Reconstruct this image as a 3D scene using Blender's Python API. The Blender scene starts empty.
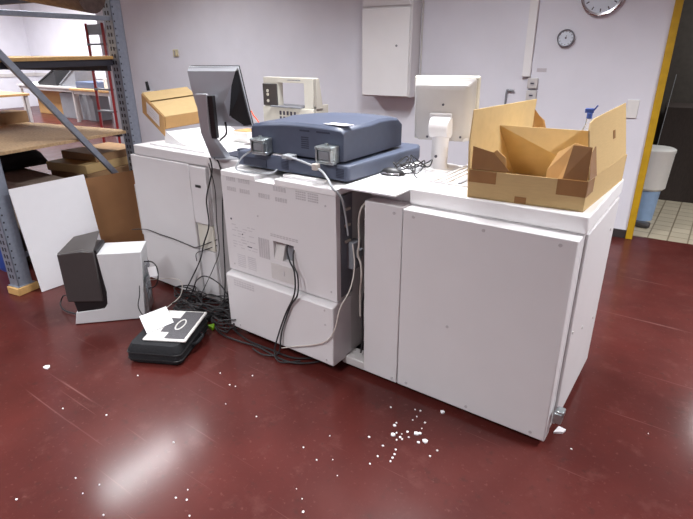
import bpy, bmesh, math, random
from mathutils import Vector, Matrix
random.seed(7)
SC = bpy.context.scene
COL = SC.collection
R = math.radians

# ---------------------------------------------------------------- materials
def lin(c):
    out = []
    for v in c[:3]:
        v /= 255.0
        out.append(v / 12.92 if v <= 0.04045 else ((v + 0.055) / 1.055) ** 2.4)
    return (*out, 1.0)

def mat(name, col, rough=0.5, metal=0.0, noise=0.06, scale=18.0, bump=0.0, spec=0.5, stretch=(1, 1, 1), col2=None):
    m = bpy.data.materials.new(name); m.use_nodes = True
    nt = m.node_tree; b = nt.nodes['Principled BSDF']
    b.inputs['Roughness'].default_value = rough
    b.inputs['Metallic'].default_value = metal
    b.inputs['Specular IOR Level'].default_value = spec
    tc = nt.nodes.new('ShaderNodeTexCoord'); mp = nt.nodes.new('ShaderNodeMapping')
    mp.inputs['Scale'].default_value = stretch
    nt.links.new(tc.outputs['Object'], mp.inputs['Vector'])
    nz = nt.nodes.new('ShaderNodeTexNoise'); nz.inputs['Scale'].default_value = scale; nz.inputs['Detail'].default_value = 4
    nt.links.new(mp.outputs['Vector'], nz.inputs['Vector'])
    rp = nt.nodes.new('ShaderNodeValToRGB')
    c = lin(col)
    if col2 is None:
        a = tuple(max(0, v * (1 - noise)) for v in c[:3]) + (1,)
        d = tuple(min(1, v * (1 + noise)) for v in c[:3]) + (1,)
    else:
        a = lin(col2); d = c
    rp.color_ramp.elements[0].position = 0.3; rp.color_ramp.elements[1].position = 0.7
    rp.color_ramp.elements[0].color = a; rp.color_ramp.elements[1].color = d
    nt.links.new(nz.outputs['Fac'], rp.inputs['Fac'])
    nt.links.new(rp.outputs['Color'], b.inputs['Base Color'])
    if bump:
        bp = nt.nodes.new('ShaderNodeBump'); bp.inputs['Strength'].default_value = bump; bp.inputs['Distance'].default_value = 0.01
        nt.links.new(nz.outputs['Fac'], bp.inputs['Height']); nt.links.new(bp.outputs['Normal'], b.inputs['Normal'])
    return m

def floor_material():
    m = mat('red floor paint', (84, 35, 31), rough=0.5, noise=0.0, scale=2.6, col2=(70, 29, 26), spec=0.08)
    nt = m.node_tree; b = nt.nodes['Principled BSDF']
    tc = nt.nodes.new('ShaderNodeTexCoord')
    rp0 = [n for n in nt.nodes if n.type == 'VALTORGB'][0]
    # stretched scuffs in two directions, and blotches
    last = rp0.outputs['Color']
    for ang, sx, lo, tint, amt in ((0.35, 0.6, 0.66, (140, 100, 96), 0.5), (-0.75, 0.8, 0.68, (140, 98, 92), 0.45), (1.3, 0.7, 0.7, (50, 26, 24), 0.5)):
        mp = nt.nodes.new('ShaderNodeMapping'); mp.inputs['Rotation'].default_value = (0, 0, ang); mp.inputs['Scale'].default_value = (sx, 26, 1)
        nt.links.new(tc.outputs['Object'], mp.inputs['Vector'])
        nz = nt.nodes.new('ShaderNodeTexNoise'); nz.inputs['Scale'].default_value = 1.5; nz.inputs['Detail'].default_value = 5
        nt.links.new(mp.outputs['Vector'], nz.inputs['Vector'])
        rp = nt.nodes.new('ShaderNodeValToRGB'); rp.color_ramp.elements[0].position = lo; rp.color_ramp.elements[1].position = lo + 0.09
        rp.color_ramp.elements[0].color = (0, 0, 0, 1); rp.color_ramp.elements[1].color = (amt, amt, amt, 1)
        nt.links.new(nz.outputs['Fac'], rp.inputs['Fac'])
        mx = nt.nodes.new('ShaderNodeMixRGB'); mx.inputs['Color2'].default_value = lin(tint)
        nt.links.new(rp.outputs['Color'], mx.inputs['Fac']); nt.links.new(last, mx.inputs['Color1'])
        last = mx.outputs['Color']
    # worn blotches and fine grime
    for sc, lo, w_, tint, amt in ((1.1, .5, .2, (92, 50, 46), .45), (7, .56, .14, (100, 60, 55), .4), (16, .58, .1, (58, 34, 30), .45), (45, .6, .1, (122, 84, 78), .3)):
        nz = nt.nodes.new('ShaderNodeTexNoise'); nz.inputs['Scale'].default_value = sc; nz.inputs['Detail'].default_value = 6; nz.inputs['Roughness'].default_value = .65
        nt.links.new(tc.outputs['Object'], nz.inputs['Vector'])
        rp = nt.nodes.new('ShaderNodeValToRGB'); rp.color_ramp.elements[0].position = lo; rp.color_ramp.elements[1].position = lo + w_
        rp.color_ramp.elements[0].color = (0, 0, 0, 1); rp.color_ramp.elements[1].color = (amt, amt, amt, 1)
        nt.links.new(nz.outputs['Fac'], rp.inputs['Fac'])
        mx = nt.nodes.new('ShaderNodeMixRGB'); mx.inputs['Color2'].default_value = lin(tint)
        nt.links.new(rp.outputs['Color'], mx.inputs['Fac']); nt.links.new(last, mx.inputs['Color1']); last = mx.outputs['Color']
    nt.links.new(last, b.inputs['Base Color'])
    nz = nt.nodes.new('ShaderNodeTexNoise'); nz.inputs['Scale'].default_value = 5; nz.inputs['Detail'].default_value = 6
    nt.links.new(tc.outputs['Object'], nz.inputs['Vector'])
    mr = nt.nodes.new('ShaderNodeMapRange'); mr.inputs['To Min'].default_value = 0.36; mr.inputs['To Max'].default_value = 0.6
    b.inputs['Coat Weight'].default_value = 0.40; b.inputs['Coat Roughness'].default_value = 0.175
    nt.links.new(nz.outputs['Fac'], mr.inputs['Value']); nt.links.new(mr.outputs['Result'], b.inputs['Roughness'])
    return m

def tile_material():
    m = mat('beige floor tile', (190, 174, 140), rough=0.45)
    nt = m.node_tree; b = nt.nodes['Principled BSDF']
    tc = nt.nodes.new('ShaderNodeTexCoord'); br = nt.nodes.new('ShaderNodeTexBrick')
    br.offset = 0.0; br.inputs['Scale'].default_value = 1.0
    br.inputs['Brick Width'].default_value = 0.15; br.inputs['Row Height'].default_value = 0.15; br.inputs['Mortar Size'].default_value = 0.006
    br.inputs['Color1'].default_value = lin((184, 174, 154)); br.inputs['Color2'].default_value = lin((170, 160, 140)); br.inputs['Mortar'].default_value = lin((120, 108, 90))
    nt.links.new(tc.outputs['Object'], br.inputs['Vector']); nt.links.new(br.outputs['Color'], b.inputs['Base Color'])
    return m

def chip_material():
    # chipboard: fine speckle
    return mat('chipboard', (196, 166, 128), rough=0.75, noise=0, scale=60, col2=(168, 138, 104))

M = {}
M['floor'] = floor_material()
M['tile'] = tile_material()
M['chip'] = chip_material()
M['wall'] = mat('white wall paint', (222, 221, 229), rough=0.75, noise=0.03, scale=3, bump=0.05)
M['ceil'] = mat('ceiling paint', (205, 203, 205), rough=0.85, noise=0.04)
M['base'] = mat('dark skirting', (52, 46, 46), rough=0.5)
M['yellow'] = mat('yellow frame paint', (186, 146, 22), rough=0.45, noise=0.08)
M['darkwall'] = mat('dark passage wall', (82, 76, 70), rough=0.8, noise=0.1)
M['mach'] = mat('machine off white', (214, 211, 212), rough=0.42, noise=0.015, scale=5)
M['machtop'] = mat('machine top white', (234, 232, 232), rough=0.4, noise=0.015, scale=5)
M['machgrey'] = mat('machine light grey', (198, 194, 192), rough=0.5, noise=0.03)
M['vent'] = mat('moulded vent grey', (184, 179, 181), rough=0.6)
M['print'] = mat('faint grey print', (196, 192, 195), rough=0.6)
M['ink'] = mat('dark ink', (70, 66, 78), rough=0.6)
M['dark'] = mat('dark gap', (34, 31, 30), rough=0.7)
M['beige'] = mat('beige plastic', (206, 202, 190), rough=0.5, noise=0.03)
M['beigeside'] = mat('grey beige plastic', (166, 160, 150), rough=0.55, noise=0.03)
M['navy'] = mat('slate blue plastic', (76, 83, 101), rough=0.42, noise=0.05, scale=30)
M['navydark'] = mat('dark blue plastic', (42, 48, 66), rough=0.5)
M['steelblue'] = mat('grey steel side plate', (120, 124, 132), rough=0.45, metal=0.3)
M['galv'] = mat('galvanised steel', (150, 158, 172), rough=0.42, metal=0.55, noise=0.08, scale=40)
M['zinc'] = mat('zinc plated metal', (176, 184, 186), rough=0.3, metal=0.85, noise=0.15, scale=60)
M['chrome'] = mat('polished metal', (200, 200, 204), rough=0.18, metal=0.9)
M['black'] = mat('black plastic', (26, 25, 27), rough=0.45)
M['blackfab'] = mat('black fabric', (24, 25, 29), rough=0.85, noise=0.2, scale=90, bump=0.3)
M['rubber'] = mat('black cable rubber', (38, 36, 38), rough=0.55)
M['greycable'] = mat('grey cable', (168, 172, 176), rough=0.5)
M['palecable'] = mat('pale cable', (200, 192, 184), rough=0.5)
M['orange'] = mat('orange cable', (236, 92, 48), rough=0.5)
M['silver'] = mat('silver plastic', (176, 178, 184), rough=0.32, metal=0.35, noise=0.02)
M['card'] = mat('cardboard', (192, 163, 114), rough=0.8, noise=0.04, scale=25, stretch=(1, 1, 8))
M['cardlit'] = mat('lit cardboard', (216, 189, 138), rough=0.8, noise=0.04, scale=25)  # same board as card, with the brighter light inside put into the colour
M['cardor'] = mat('orange tan cardboard', (196, 154, 100), rough=0.8, noise=0.04, scale=25)
M['carddk'] = mat('brown carton', (150, 118, 84), rough=0.85, noise=0.08, scale=12)
M['tape'] = mat('brown packing tape', (150, 110, 70), rough=0.25, noise=0.08, scale=14)
M['hard'] = mat('brown hardboard', (146, 104, 66), rough=0.7, noise=0.07, scale=6)
M['blanket'] = mat('grey brown blanket', (128, 112, 100), rough=0.95, noise=0.18, scale=30, bump=0.4)
M['darkmat'] = mat('dark brown mat', (92, 76, 72), rough=0.95, noise=0.25, scale=30, bump=0.4)
M['mongrey'] = mat('grey monitor plastic', (186, 182, 180), rough=0.5, noise=0.02)
M['white'] = mat('white sheet', (238, 238, 242), rough=0.5, noise=0.01)
M['paper'] = mat('paper', (244, 244, 246), rough=0.7, noise=0.01)
M['pcbody'] = mat('computer case white', (206, 206, 208), rough=0.4, noise=0.02)
M['pcblack'] = mat('computer charcoal bezel', (66, 62, 62), rough=0.35, noise=0.04)
M['mesh'] = mat('dark grey grille', (82, 80, 84), rough=0.6, noise=0.35, scale=160)
M['wood'] = mat('pale wood', (196, 156, 98), rough=0.6, noise=0.1, scale=8, stretch=(1, 10, 10))
M['tabwood'] = mat('beech edge', (196, 152, 98), rough=0.55, noise=0.08)
M['red'] = mat('red painted metal', (158, 32, 36), rough=0.4)
M['blue'] = mat('blue plastic', (44, 74, 150), rough=0.4)
M['dullblue'] = mat('dull blue card', (84, 98, 128), rough=0.6)
M['paleblue'] = mat('pale blue plastic', (150, 178, 214), rough=0.4)
M['whiteplastic'] = mat('white plastic', (228, 226, 222), rough=0.4, noise=0.02)
M['lime'] = mat('lime plastic', (150, 210, 40), rough=0.4)
M['label'] = mat('label paper', (226, 222, 224), rough=0.6, noise=0.03)
M['clockface'] = mat('clock face', (216, 222, 232), rough=0.3, noise=0.01)
M['rackdark'] = mat('dark beam paint', (48, 48, 58), rough=0.5)
M['switch'] = mat('ivory plastic', (214, 204, 168), rough=0.45)
M['grey'] = mat('mid grey plastic', (132, 134, 140), rough=0.5)
M['darkwood'] = mat('dark brown boards', (58, 48, 44), rough=0.7, noise=0.2, scale=20, stretch=(6, 6, 1))
M['smudge'] = mat('grey wall stain', (196, 190, 196), rough=0.8)
m = bpy.data.materials.new('clear plastic'); m.use_nodes = True
b = m.node_tree.nodes['Principled BSDF']; b.inputs['Transmission Weight'].default_value = 0.85; b.inputs['Roughness'].default_value = 0.12
b.inputs['Base Color'].default_value = (0.93, 0.94, 0.97, 1); b.inputs['IOR'].default_value = 1.15
M['clear'] = m
m = bpy.data.materials.new('lamp diffuser'); m.use_nodes = True
b = m.node_tree.nodes['Principled BSDF']; b.inputs['Emission Color'].default_value = (.97, 0.98, 1, 1); b.inputs['Emission Strength'].default_value = 1.5
M['lamp'] = m

# ---------------------------------------------------------------- mesh builder
class MB:
    def __init__(s): s.bm = bmesh.new()
    def face(s, vs, mi=0):
        try:
            f = s.bm.faces.new(vs); f.material_index = mi; return f
        except ValueError: return None
    def hexa(s, p, mi=0):
        # p: 8 points, bottom ring 0-3 then top ring 4-7
        v = [s.bm.verts.new(Vector(q)) for q in p]
        for idx in ((3, 2, 1, 0), (4, 5, 6, 7), (0, 1, 5, 4), (1, 2, 6, 5), (2, 3, 7, 6), (3, 0, 4, 7)): s.face([v[i] for i in idx], mi)
    def box(s, x0, x1, y0, y1, z0, z1, mi=0):
        s.hexa([(x0, y0, z0), (x1, y0, z0), (x1, y1, z0), (x0, y1, z0), (x0, y0, z1), (x1, y0, z1), (x1, y1, z1), (x0, y1, z1)], mi); return s
    def fbox(s, o, ex, ey, ez, mi=0):
        # box spanned from a corner by three edge vectors
        o, ex, ey, ez = map(Vector, (o, ex, ey, ez))
        s.hexa([o, o + ex, o + ex + ey, o + ey, o + ez, o + ex + ez, o + ex + ey + ez, o + ey + ez], mi); return s
    def bar(s, a, b, w, h, up=(0, 0, 1), mi=0):
        a, b = Vector(a), Vector(b); d = (b - a); u = Vector(up)
        x = d.normalized().cross(u).normalized(); y = x.cross(d.normalized()).normalized()
        s.fbox(a - x * w / 2 - y * h / 2, d, x * w, y * h, mi); return s
    def prism(s, poly, ext, mi=0, mis=None):
        # closed polygon of 3D points extruded by a vector
        a = [s.bm.verts.new(Vector(p)) for p in poly]; b_ = [s.bm.verts.new(Vector(p) + Vector(ext)) for p in poly]
        s.face(a[::-1], mi); s.face(b_, mi); n = len(a)
        for i in range(n): s.face([a[i], a[(i + 1) % n], b_[(i + 1) % n], b_[i]], mis[i] if mis else mi)
        return s
    def loft(s, rings, mi=0, cap=True):
        R_ = [[s.bm.verts.new(Vector(p)) for p in r] for r in rings]; n = len(R_[0])
        for a, b_ in zip(R_, R_[1:]):
            for i in range(n): s.face([a[i], a[(i + 1) % n], b_[(i + 1) % n], b_[i]], mi)
        if cap: s.face(R_[0][::-1], mi); s.face(R_[-1], mi)
        return s
    def cyl(s, a, b, r0, r1=None, seg=20, mi=0):
        a, b = Vector(a), Vector(b); r1 = r0 if r1 is None else r1
        d = (b - a).normalized(); t = Vector((1, 0, 0)) if abs(d.x) < .9 else Vector((0, 1, 0))
        u = d.cross(t).normalized(); w = d.cross(u)
        ring = lambda c, r: [c + (u * math.cos(2 * math.pi * i / seg) + w * math.sin(2 * math.pi * i / seg)) * r for i in range(seg)]
        s.loft([ring(a, r0), ring(b, r1)], mi); return s
    def lathe(s, c, prof, axis=(0, 0, 1), seg=32, mi=0):
        c = Vector(c); d = Vector(axis).normalized(); t = Vector((1, 0, 0)) if abs(d.x) < .9 else Vector((0, 1, 0))
        u = d.cross(t).normalized(); w = d.cross(u)
        s.loft([[c + d * h + (u * math.cos(2 * math.pi * i / seg) + w * math.sin(2 * math.pi * i / seg)) * max(r, 1e-4) for i in range(seg)] for r, h in prof], mi); return s
    def tube(s, pts, r, seg=8, sub=6, mi=0):
        P = [Vector(p) for p in pts]; path = []
        if sub and len(P) > 2:
            for i in range(len(P) - 1):
                p0 = P[max(i - 1, 0)]; p1 = P[i]; p2 = P[i + 1]; p3 = P[min(i + 2, len(P) - 1)]
                for k in range(sub):
                    t = k / sub
                    path.append(0.5 * ((2 * p1) + (p2 - p0) * t + (2 * p0 - 5 * p1 + 4 * p2 - p3) * t * t + (3 * p1 - p0 - 3 * p2 + p3) * t ** 3))
            path.append(P[-1])
        else: path = P
        rings = []; n = None
        for i, p in enumerate(path):
            d = (path[min(i + 1, len(path) - 1)] - path[max(i - 1, 0)])
            if d.length < 1e-7: d = Vector((0, 0, 1))
            d.normalize()
            if n is None: n = d.orthogonal().normalized()
            n = (n - d * n.dot(d))
            if n.length < 1e-6: n = d.orthogonal()
            n.normalize(); w = d.cross(n)
            rings.append([p + (n * math.cos(2 * math.pi * k / seg) + w * math.sin(2 * math.pi * k / seg)) * r for k in range(seg)])
        s.loft(rings, mi); return s
    def xform(s, mx): s.bm.transform(mx); return s
    def build(s, name, mats, parent=None, bevel=0.0, smooth=True, local=False, seg=2):
        bmesh.ops.recalc_face_normals(s.bm, faces=s.bm.faces[:])
        me = bpy.data.meshes.new(name)
        if parent is not None and not local:
            r = parent
            while r.parent: r = r.parent
            s.bm.transform((Matrix.Translation(r.location) @ r.rotation_euler.to_matrix().to_4x4()).inverted())
        s.bm.to_mesh(me); s.bm.free()
        for m_ in (mats if isinstance(mats, (list, tuple)) else [mats]): me.materials.append(M[m_])
        if smooth:
            for p in me.polygons: p.use_smooth = True
            me.set_sharp_from_angle(angle=R(35))
        o = bpy.data.objects.new(name, me); COL.objects.link(o)
        if parent is not None: o.parent = parent
        if bevel:
            bv = o.modifiers.new('bevel', 'BEVEL'); bv.width = bevel; bv.segments = seg; bv.limit_method = 'ANGLE'; bv.angle_limit = R(40)
        return o

def thing(name, label, cat, loc=(0, 0, 0), rz=0.0, group=None):
    o = bpy.data.objects.new(name, None); COL.objects.link(o); o.empty_display_size = 0.05
    o.location = loc; o.rotation_euler = (0, 0, rz); o['label'] = label; o['category'] = cat
    if group: o['group'] = group
    return o
def tag(o, label, cat, group=None, kind=None):
    # a thing that is one mesh: put its origin at its base
    vs = [v.co for v in o.data.vertices]
    c = Vector((sum(v.x for v in vs) / len(vs), sum(v.y for v in vs) / len(vs), min(v.z for v in vs)))
    if o.location.length == 0:
        o.data.transform(Matrix.Translation(-c)); o.location = c
    o['label'] = label; o['category'] = cat
    if group: o['group'] = group
    if kind: o['kind'] = kind
    return o
def struct(o): o['kind'] = 'structure'; return o
def text_mesh(name, txt, size, matrix, mt, parent, depth=0.0008):
    cu = bpy.data.curves.new(name, 'FONT'); cu.body = txt; cu.size = size; cu.align_x = 'CENTER'; cu.align_y = 'CENTER'; cu.extrude = depth
    t = bpy.data.objects.new(name, cu); COL.objects.link(t)
    dg = bpy.context.evaluated_depsgraph_get(); me = bpy.data.meshes.new_from_object(t.evaluated_get(dg))
    bpy.data.objects.remove(t); bpy.data.curves.remove(cu)
    me.transform(matrix); me.materials.clear(); me.materials.append(M[mt])
    o = bpy.data.objects.new(name, me); COL.objects.link(o); o.parent = parent
    return o

# ---------------------------------------------------------------- camera
cam_d = bpy.data.cameras.new('camera'); cam = bpy.data.objects.new('camera', cam_d); COL.objects.link(cam)
cam_d.sensor_width = 36.0; cam_d.lens = 512.19 / 693 * 36; cam_d.clip_start = 0.02
pitch, roll, yaw = 0.3902, -0.0073, -0.623
fw = Vector((math.sin(yaw) * math.cos(pitch), math.cos(yaw) * math.cos(pitch), -math.sin(pitch)))
rt = Vector((math.cos(yaw), -math.sin(yaw), 0)); up = rt.cross(fw)
r2 = rt * math.cos(roll) + up * math.sin(roll); u2 = -rt * math.sin(roll) + up * math.cos(roll)
cam.matrix_world = Matrix(((r2.x, u2.x, -fw.x, 0.3203), (r2.y, u2.y, -fw.y, -1.8541), (r2.z, u2.z, -fw.z, 1.5614), (0, 0, 0, 1)))
SC.camera = cam

# ---------------------------------------------------------------- setting
CEIL = 3.05
th = R(5); WD = Vector((math.cos(th), math.sin(th), 0)); WN = Vector((-math.sin(th), math.cos(th), 0)); WO = Vector((-0.16, 3.032, 0))
def wp(s, z, d=0.0): return WO + WD * s - WN * d + Vector((0, 0, z))     # along the wall, up, out of the wall
def wbox(mb, s0, s1, z0, z1, d0, d1, mi=0):
    mb.fbox(wp(s0, z0, d0), WD * (s1 - s0), -WN * (d1 - d0), Vector((0, 0, z1 - z0)), mi)
f_ = MB(); f_.box(-17, 5.0, -6, 3.2, -0.1, 0.0); f_.box(-17, -7.0, 3.2, 6.2, -0.1, 0.0); struct(f_.build('floor', 'floor', smooth=False))
c_ = MB(); c_.box(-17, 5.0, -6, 6.6, CEIL, CEIL + 0.1); struct(c_.build('ceiling', 'ceil', smooth=False))
S_L = -6.76
w_ = MB()
wbox(w_, S_L, 0.005, 0, CEIL, -0.16, 0); wbox(w_, 0.005, 1.12, 2.14, CEIL, -0.16, 0); wbox(w_, 1.12, 5.2, 0, CEIL, -0.16, 0)
struct(w_.build('wall_back', 'wall', smooth=False))
w_ = MB(); w_.box(-6.98, -6.87, 2.46, 6.2, 0, CEIL); struct(w_.build('wall_return', 'wall', smooth=False))
w_ = MB(); w_.box(-17, -7.0, 6.1, 6.2, 0, CEIL); struct(w_.build('wall_alcove', 'wall', smooth=False))
w_ = MB(); w_.box(-17.1, -17, -6, 6.2, 0, CEIL); struct(w_.build('wall_left', 'wall', smooth=False))
w_ = MB(); w_.box(5.0, 5.1, -6, 3.6, 0, CEIL); struct(w_.build('wall_right', 'wall', smooth=False))
w_ = MB(); w_.box(-17, 5.0, -6.1, -6, 0, CEIL); struct(w_.build('wall_front', 'wall', smooth=False))
# passage behind the doorway
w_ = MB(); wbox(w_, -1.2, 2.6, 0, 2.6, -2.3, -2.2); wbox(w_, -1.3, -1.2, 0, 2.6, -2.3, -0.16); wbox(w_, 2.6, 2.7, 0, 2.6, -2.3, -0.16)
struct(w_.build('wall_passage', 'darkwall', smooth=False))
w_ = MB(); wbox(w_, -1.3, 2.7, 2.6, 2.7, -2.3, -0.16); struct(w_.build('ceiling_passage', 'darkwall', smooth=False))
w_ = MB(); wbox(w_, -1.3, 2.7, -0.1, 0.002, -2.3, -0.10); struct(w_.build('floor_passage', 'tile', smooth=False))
b_ = MB(); wbox(b_, S_L, -0.002, 0, 0.075, 0, 0.012); struct(b_.build('baseboard_back', 'base', bevel=0.003))
d_ = MB(); wbox(d_, 0.0, 0.055, 0, 2.16, -0.17, 0.02); wbox(d_, 1.07, 1.125, 0, 2.16, -0.17, 0.02); wbox(d_, 0.055, 1.07, 2.1, 2.16, -0.17, 0.02)
struct(d_.build('door_1', 'yellow', bevel=0.004))
b_ = MB(); b_.box(-17, -16.97, 0, 6.1, 0.86, 0.96); b_.box(-17, -7.1, 6.07, 6.1, 0.86, 0.96); struct(b_.build('trim_1', 'machgrey', bevel=0.004))

# wall fittings
t = thing('electrical_cabinet', 'white flush metal cabinet mounted high on the back wall above the scanner', 'cabinet', wp(-2.29, 1.125, 0.0))
x = MB(); wbox(x, -2.548, -2.028, 1.125, 2.35, 0.0, 0.20); x.build('body', 'mach', t, bevel=0.004)
x = MB(); wbox(x, -2.54, -2.05, 1.135, 1.905, 0.20, 0.216); d = x.build('door', 'machtop', t, bevel=0.004)
x = MB(); x.cyl(wp(-2.175, 1.585, 0.216), wp(-2.175, 1.585, 0.221), 0.010); x.build('lock', 'grey', d)
x = MB(); wbox(x, -2.54, -2.05, 1.925, 2.34, 0.20, 0.216); x.build('door', 'mach', t, bevel=0.004)
x = MB(); x.tube([wp(-2.01, 1.28, 0.012), wp(-2.01, 1.9, 0.012), wp(-2.01, CEIL - 0.01, 0.012)], 0.009, sub=0)
tag(x.build('conduit_pipe', 'machgrey'), 'thin vertical pipe on the wall at the right edge of the white wall cabinet', 'pipe')
x = MB(); wbox(x, -1.045, -0.975, 1.325, CEIL - 0.01, 0.0, 0.035)
tag(x.build('cable_trunking', 'machtop', bevel=0.004), 'white vertical cable duct running down the wall above the sockets', 'cable duct')
for z, lab in ((1.272, 'square white wall socket at the foot of the vertical cable duct, upper of two'), (1.172, 'square white wall socket behind the open carton, lower of two')):
    t = thing('wall_socket', lab, 'socket', wp(-0.945, z, 0), group='sockets under the cable duct')
    x = MB(); wbox(x, -0.99, -0.905, z - 0.043, z + 0.043, 0, 0.035); x.build('plate', 'machgrey', t, bevel=0.006)
    x = MB(); x.cyl(wp(-0.947, z, 0.035), wp(-0.947, z, 0.037), 0.02); x.build('outlet', 'vent', t)
    x = MB(); wbox(x, -0.962, -0.932, z - 0.006, z + 0.006, 0.037, 0.039); x.build('pin_hole', 'ink', t)
x = MB(); x.tube([wp(-1.10, 1.205, 0.02), wp(-1.145, 1.205, 0.02), wp(-1.165, 1.185, 0.02), wp(-1.165, 0.9, 0.02)], 0.009, sub=3)
tag(x.build('bent_pipe', 'grey'), 'small grey bent pipe stub on the wall beside the cable duct', 'pipe')
x = MB(); wbox(x, -0.93, -0.85, 1.365, 1.395, 0, 0.0015); 
tag(x.build('wall_smudge', 'smudge'), 'grey smudged patch on the wall above the sockets', 'stain')
x = MB(); wbox(x, -0.185, -0.10, 1.02, 1.165, 0, 0.012)
tag(x.build('switch_plate', 'whiteplastic', bevel=0.004), 'blank white plate on the wall near the yellow door frame', 'wall plate')
t = thing('light_switch', 'small ivory light switch alone on the wall left of the dark-sided monitor', 'switch', wp(-5.335, 1.48, 0))
x = MB(); wbox(x, -5.375, -5.295, 1.485, 1.57, 0, 0.025); x.build('plate', 'switch', t, bevel=0.006)
x = MB(); wbox(x, -5.35, -5.325, 1.50, 1.555, 0.025, 0.032); x.build('rocker', 'beigeside', t, bevel=0.003)
# clocks
def dial(name, label, cat, s, z, r, rim, hands, ticks, rimw):
    t = thing(name, label, cat, wp(s, z - r, 0)); c = wp(s, z, 0); n = -WN
    x = MB(); x.lathe(c, [(r * .8, 0), (r, 0.004), (r, 0.03), (r - rimw * .4, 0.036), (r - rimw, 0.033), (r - rimw, 0.02)], n, 48); x.build('rim', rim, t)
    x = MB(); x.lathe(c, [(0.001, 0.02), (r - rimw, 0.02), (r - rimw, 0.022), (0.001, 0.022)], n, 48); f = x.build('dial', 'clockface', t)
    for k in range(ticks):
        x = MB()
        a = 2 * math.pi * k / ticks; dv = WD * math.sin(a) + Vector((0, 0, math.cos(a))); rr = r - rimw
        x.bar(c + n * .0225 + dv * rr * .76, c + n * .0225 + dv * rr * .93, rr * .06, .001, up=n); x.build('hour_mark', 'ink', f)
    for nm, a, l, w in hands:
        dv = WD * math.sin(a) + Vector((0, 0, math.cos(a)))
        x = MB(); x.bar(c + n * .025 - dv * r * .08, c + n * .025 + dv * r * l, w, .001, up=n); x.build(nm, 'ink', t)
    x = MB(); x.cyl(c + n * .022, c + n * .028, r * .10); x.build('hub', 'ink', t)
    return t
dial('wall_clock', 'large round silver-rimmed clock at the top edge of the picture', 'clock', -0.50, 1.945, 0.158, 'chrome', (('hour_hand', 5.2, .45, .008), ('minute_hand', 0.4, .62, .006)), 12, 0.022)
dial('wall_dial', 'small round dial with a dark rim and dark hub on the back wall', 'dial', -0.728, 1.632, 0.068, 'grey', (('needle', 0.2, .3, .003),), 12, 0.009)
# little bracket left of the tilted carton
x = MB(); wbox(x, -5.99, -5.84, 1.035, 1.06, 0, 0.09)
t = thing('wall_holder', 'small white wall bracket with an upright black stub above the tilted carton', 'bracket', wp(-5.9, 1.035, 0)); x.build('tray', 'whiteplastic', t, bevel=0.004)
x = MB(); x.cyl(wp(-5.90, 1.06, 0.05), wp(-5.915, 1.175, 0.05), 0.021, 0.019); x.build('stub', 'black', t)

# ---------------------------------------------------------------- right cabinet machine
t = thing('finisher_unit', 'tall off-white cabinet machine at the right end, carrying the open carton', 'machine', (-0.45, 0.4, 0))
x = MB(); x.box(-0.905, 0.0, 0.075, 0.765, 0.05, 0.932); x.build('body', 'mach', t, bevel=0.004)
x = MB(); x.box(-0.72, 0.008, 0.07, 0.778, 0.932, 1.0)
x.build('top_cover', 'machtop', t, bevel=0.006)
x = MB(); x.box(-0.93, -0.722, 0.085, 0.70, 0.932, 0.985); x.build('top_ledge', 'mach', t, bevel=0.004)
x = MB(); x.box(-0.91, -0.7145, 0.0, 0.073, 0.03, 0.932); p1 = x.build('narrow_panel', 'mach', t, bevel=0.004)
x = MB(); x.box(-0.7115, 0.0, 0.0, 0.073, 0.03, 0.927); p2 = x.build('back_panel', 'mach', t, bevel=0.005)
def screw(px_, pz_, par, y=0.0, r=0.007):
    k = MB(); k.cyl((px_, y - 0.0025, pz_), (px_, y + 0.001, pz_), r, seg=14); return k.build('screw', 'vent', par)
for sx, sz in ((-0.755, 0.90), (-0.74, 0.05)): screw(sx, sz, p1)
for sx, sz in ((-0.66, 0.90), (-0.35, 0.90), (-0.06, 0.90), (-0.47, 0.43), (-0.66, 0.055), (-0.35, 0.055), (-0.06, 0.055)): screw(sx, sz, p2)
x = MB(); x.box(0.0, 0.012, 0.10, 0.72, 0.06, 0.925); sp = x.build('side_panel', 'mach', t, bevel=0.003)
for sy, sz in ((0.13, 0.5), (0.62, 0.8), (0.62, 0.35), (0.35, 0.42)):
    k = MB(); k.cyl((0.011, sy, sz), (0.0145, sy, sz), 0.008, seg=12); k.build('screw', 'machgrey', sp)
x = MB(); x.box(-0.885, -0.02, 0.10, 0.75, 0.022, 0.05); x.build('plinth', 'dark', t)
x = MB(); x.box(0.012, 0.045, 0.035, 0.085, 0.115, 0.165); x.box(0.018, 0.05, 0.04, 0.08, 0.15, 0.175)
x.build('side_latch', 'zinc', t, bevel=0.004)
for cx, cy in ((-0.83, 0.16), (-0.06, 0.16), (-0.83, 0.69), (-0.06, 0.69)):
    k = MB(); k.cyl((cx - .012, cy, 0.024), (cx + .012, cy, 0.024), 0.0235); k.build('caster', 'dark', t)
# shallow tray moulding with ribs at the left of the top
x = MB(); x.box(-0.705, -0.475, 0.22, 0.62, 1.0, 1.006); tr = x.build('tray_insert', 'vent', t, bevel=0.002)
x = MB()
for xx in (-0.69, -0.66, -0.63): x.box(xx, xx + 0.012, 0.23, 0.60, 1.006, 1.012)
x.build('rib', 'machtop', tr)
x = MB(); x.box(-0.572, -0.560, 0.235, 0.45, 1.006, 1.011); x.box(-0.51, -0.48, 0.235, 0.245, 1.006, 1.011); x.build('slot', 'grey', tr)

# ---------------------------------------------------------------- middle print engine
t = thing('print_engine', 'off-white printing machine in the middle of the row, rear vents and cable inlet facing out', 'machine', (-1.41, 0.3, 0))
XL, XR, YF = -1.785, -1.025, -0.062
x = MB(); x.box(XL + 0.02, XR - 0.012, -0.03, 0.66, 0.06, 0.93); x.build('body', 'machgrey', t, bevel=0.004)
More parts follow.
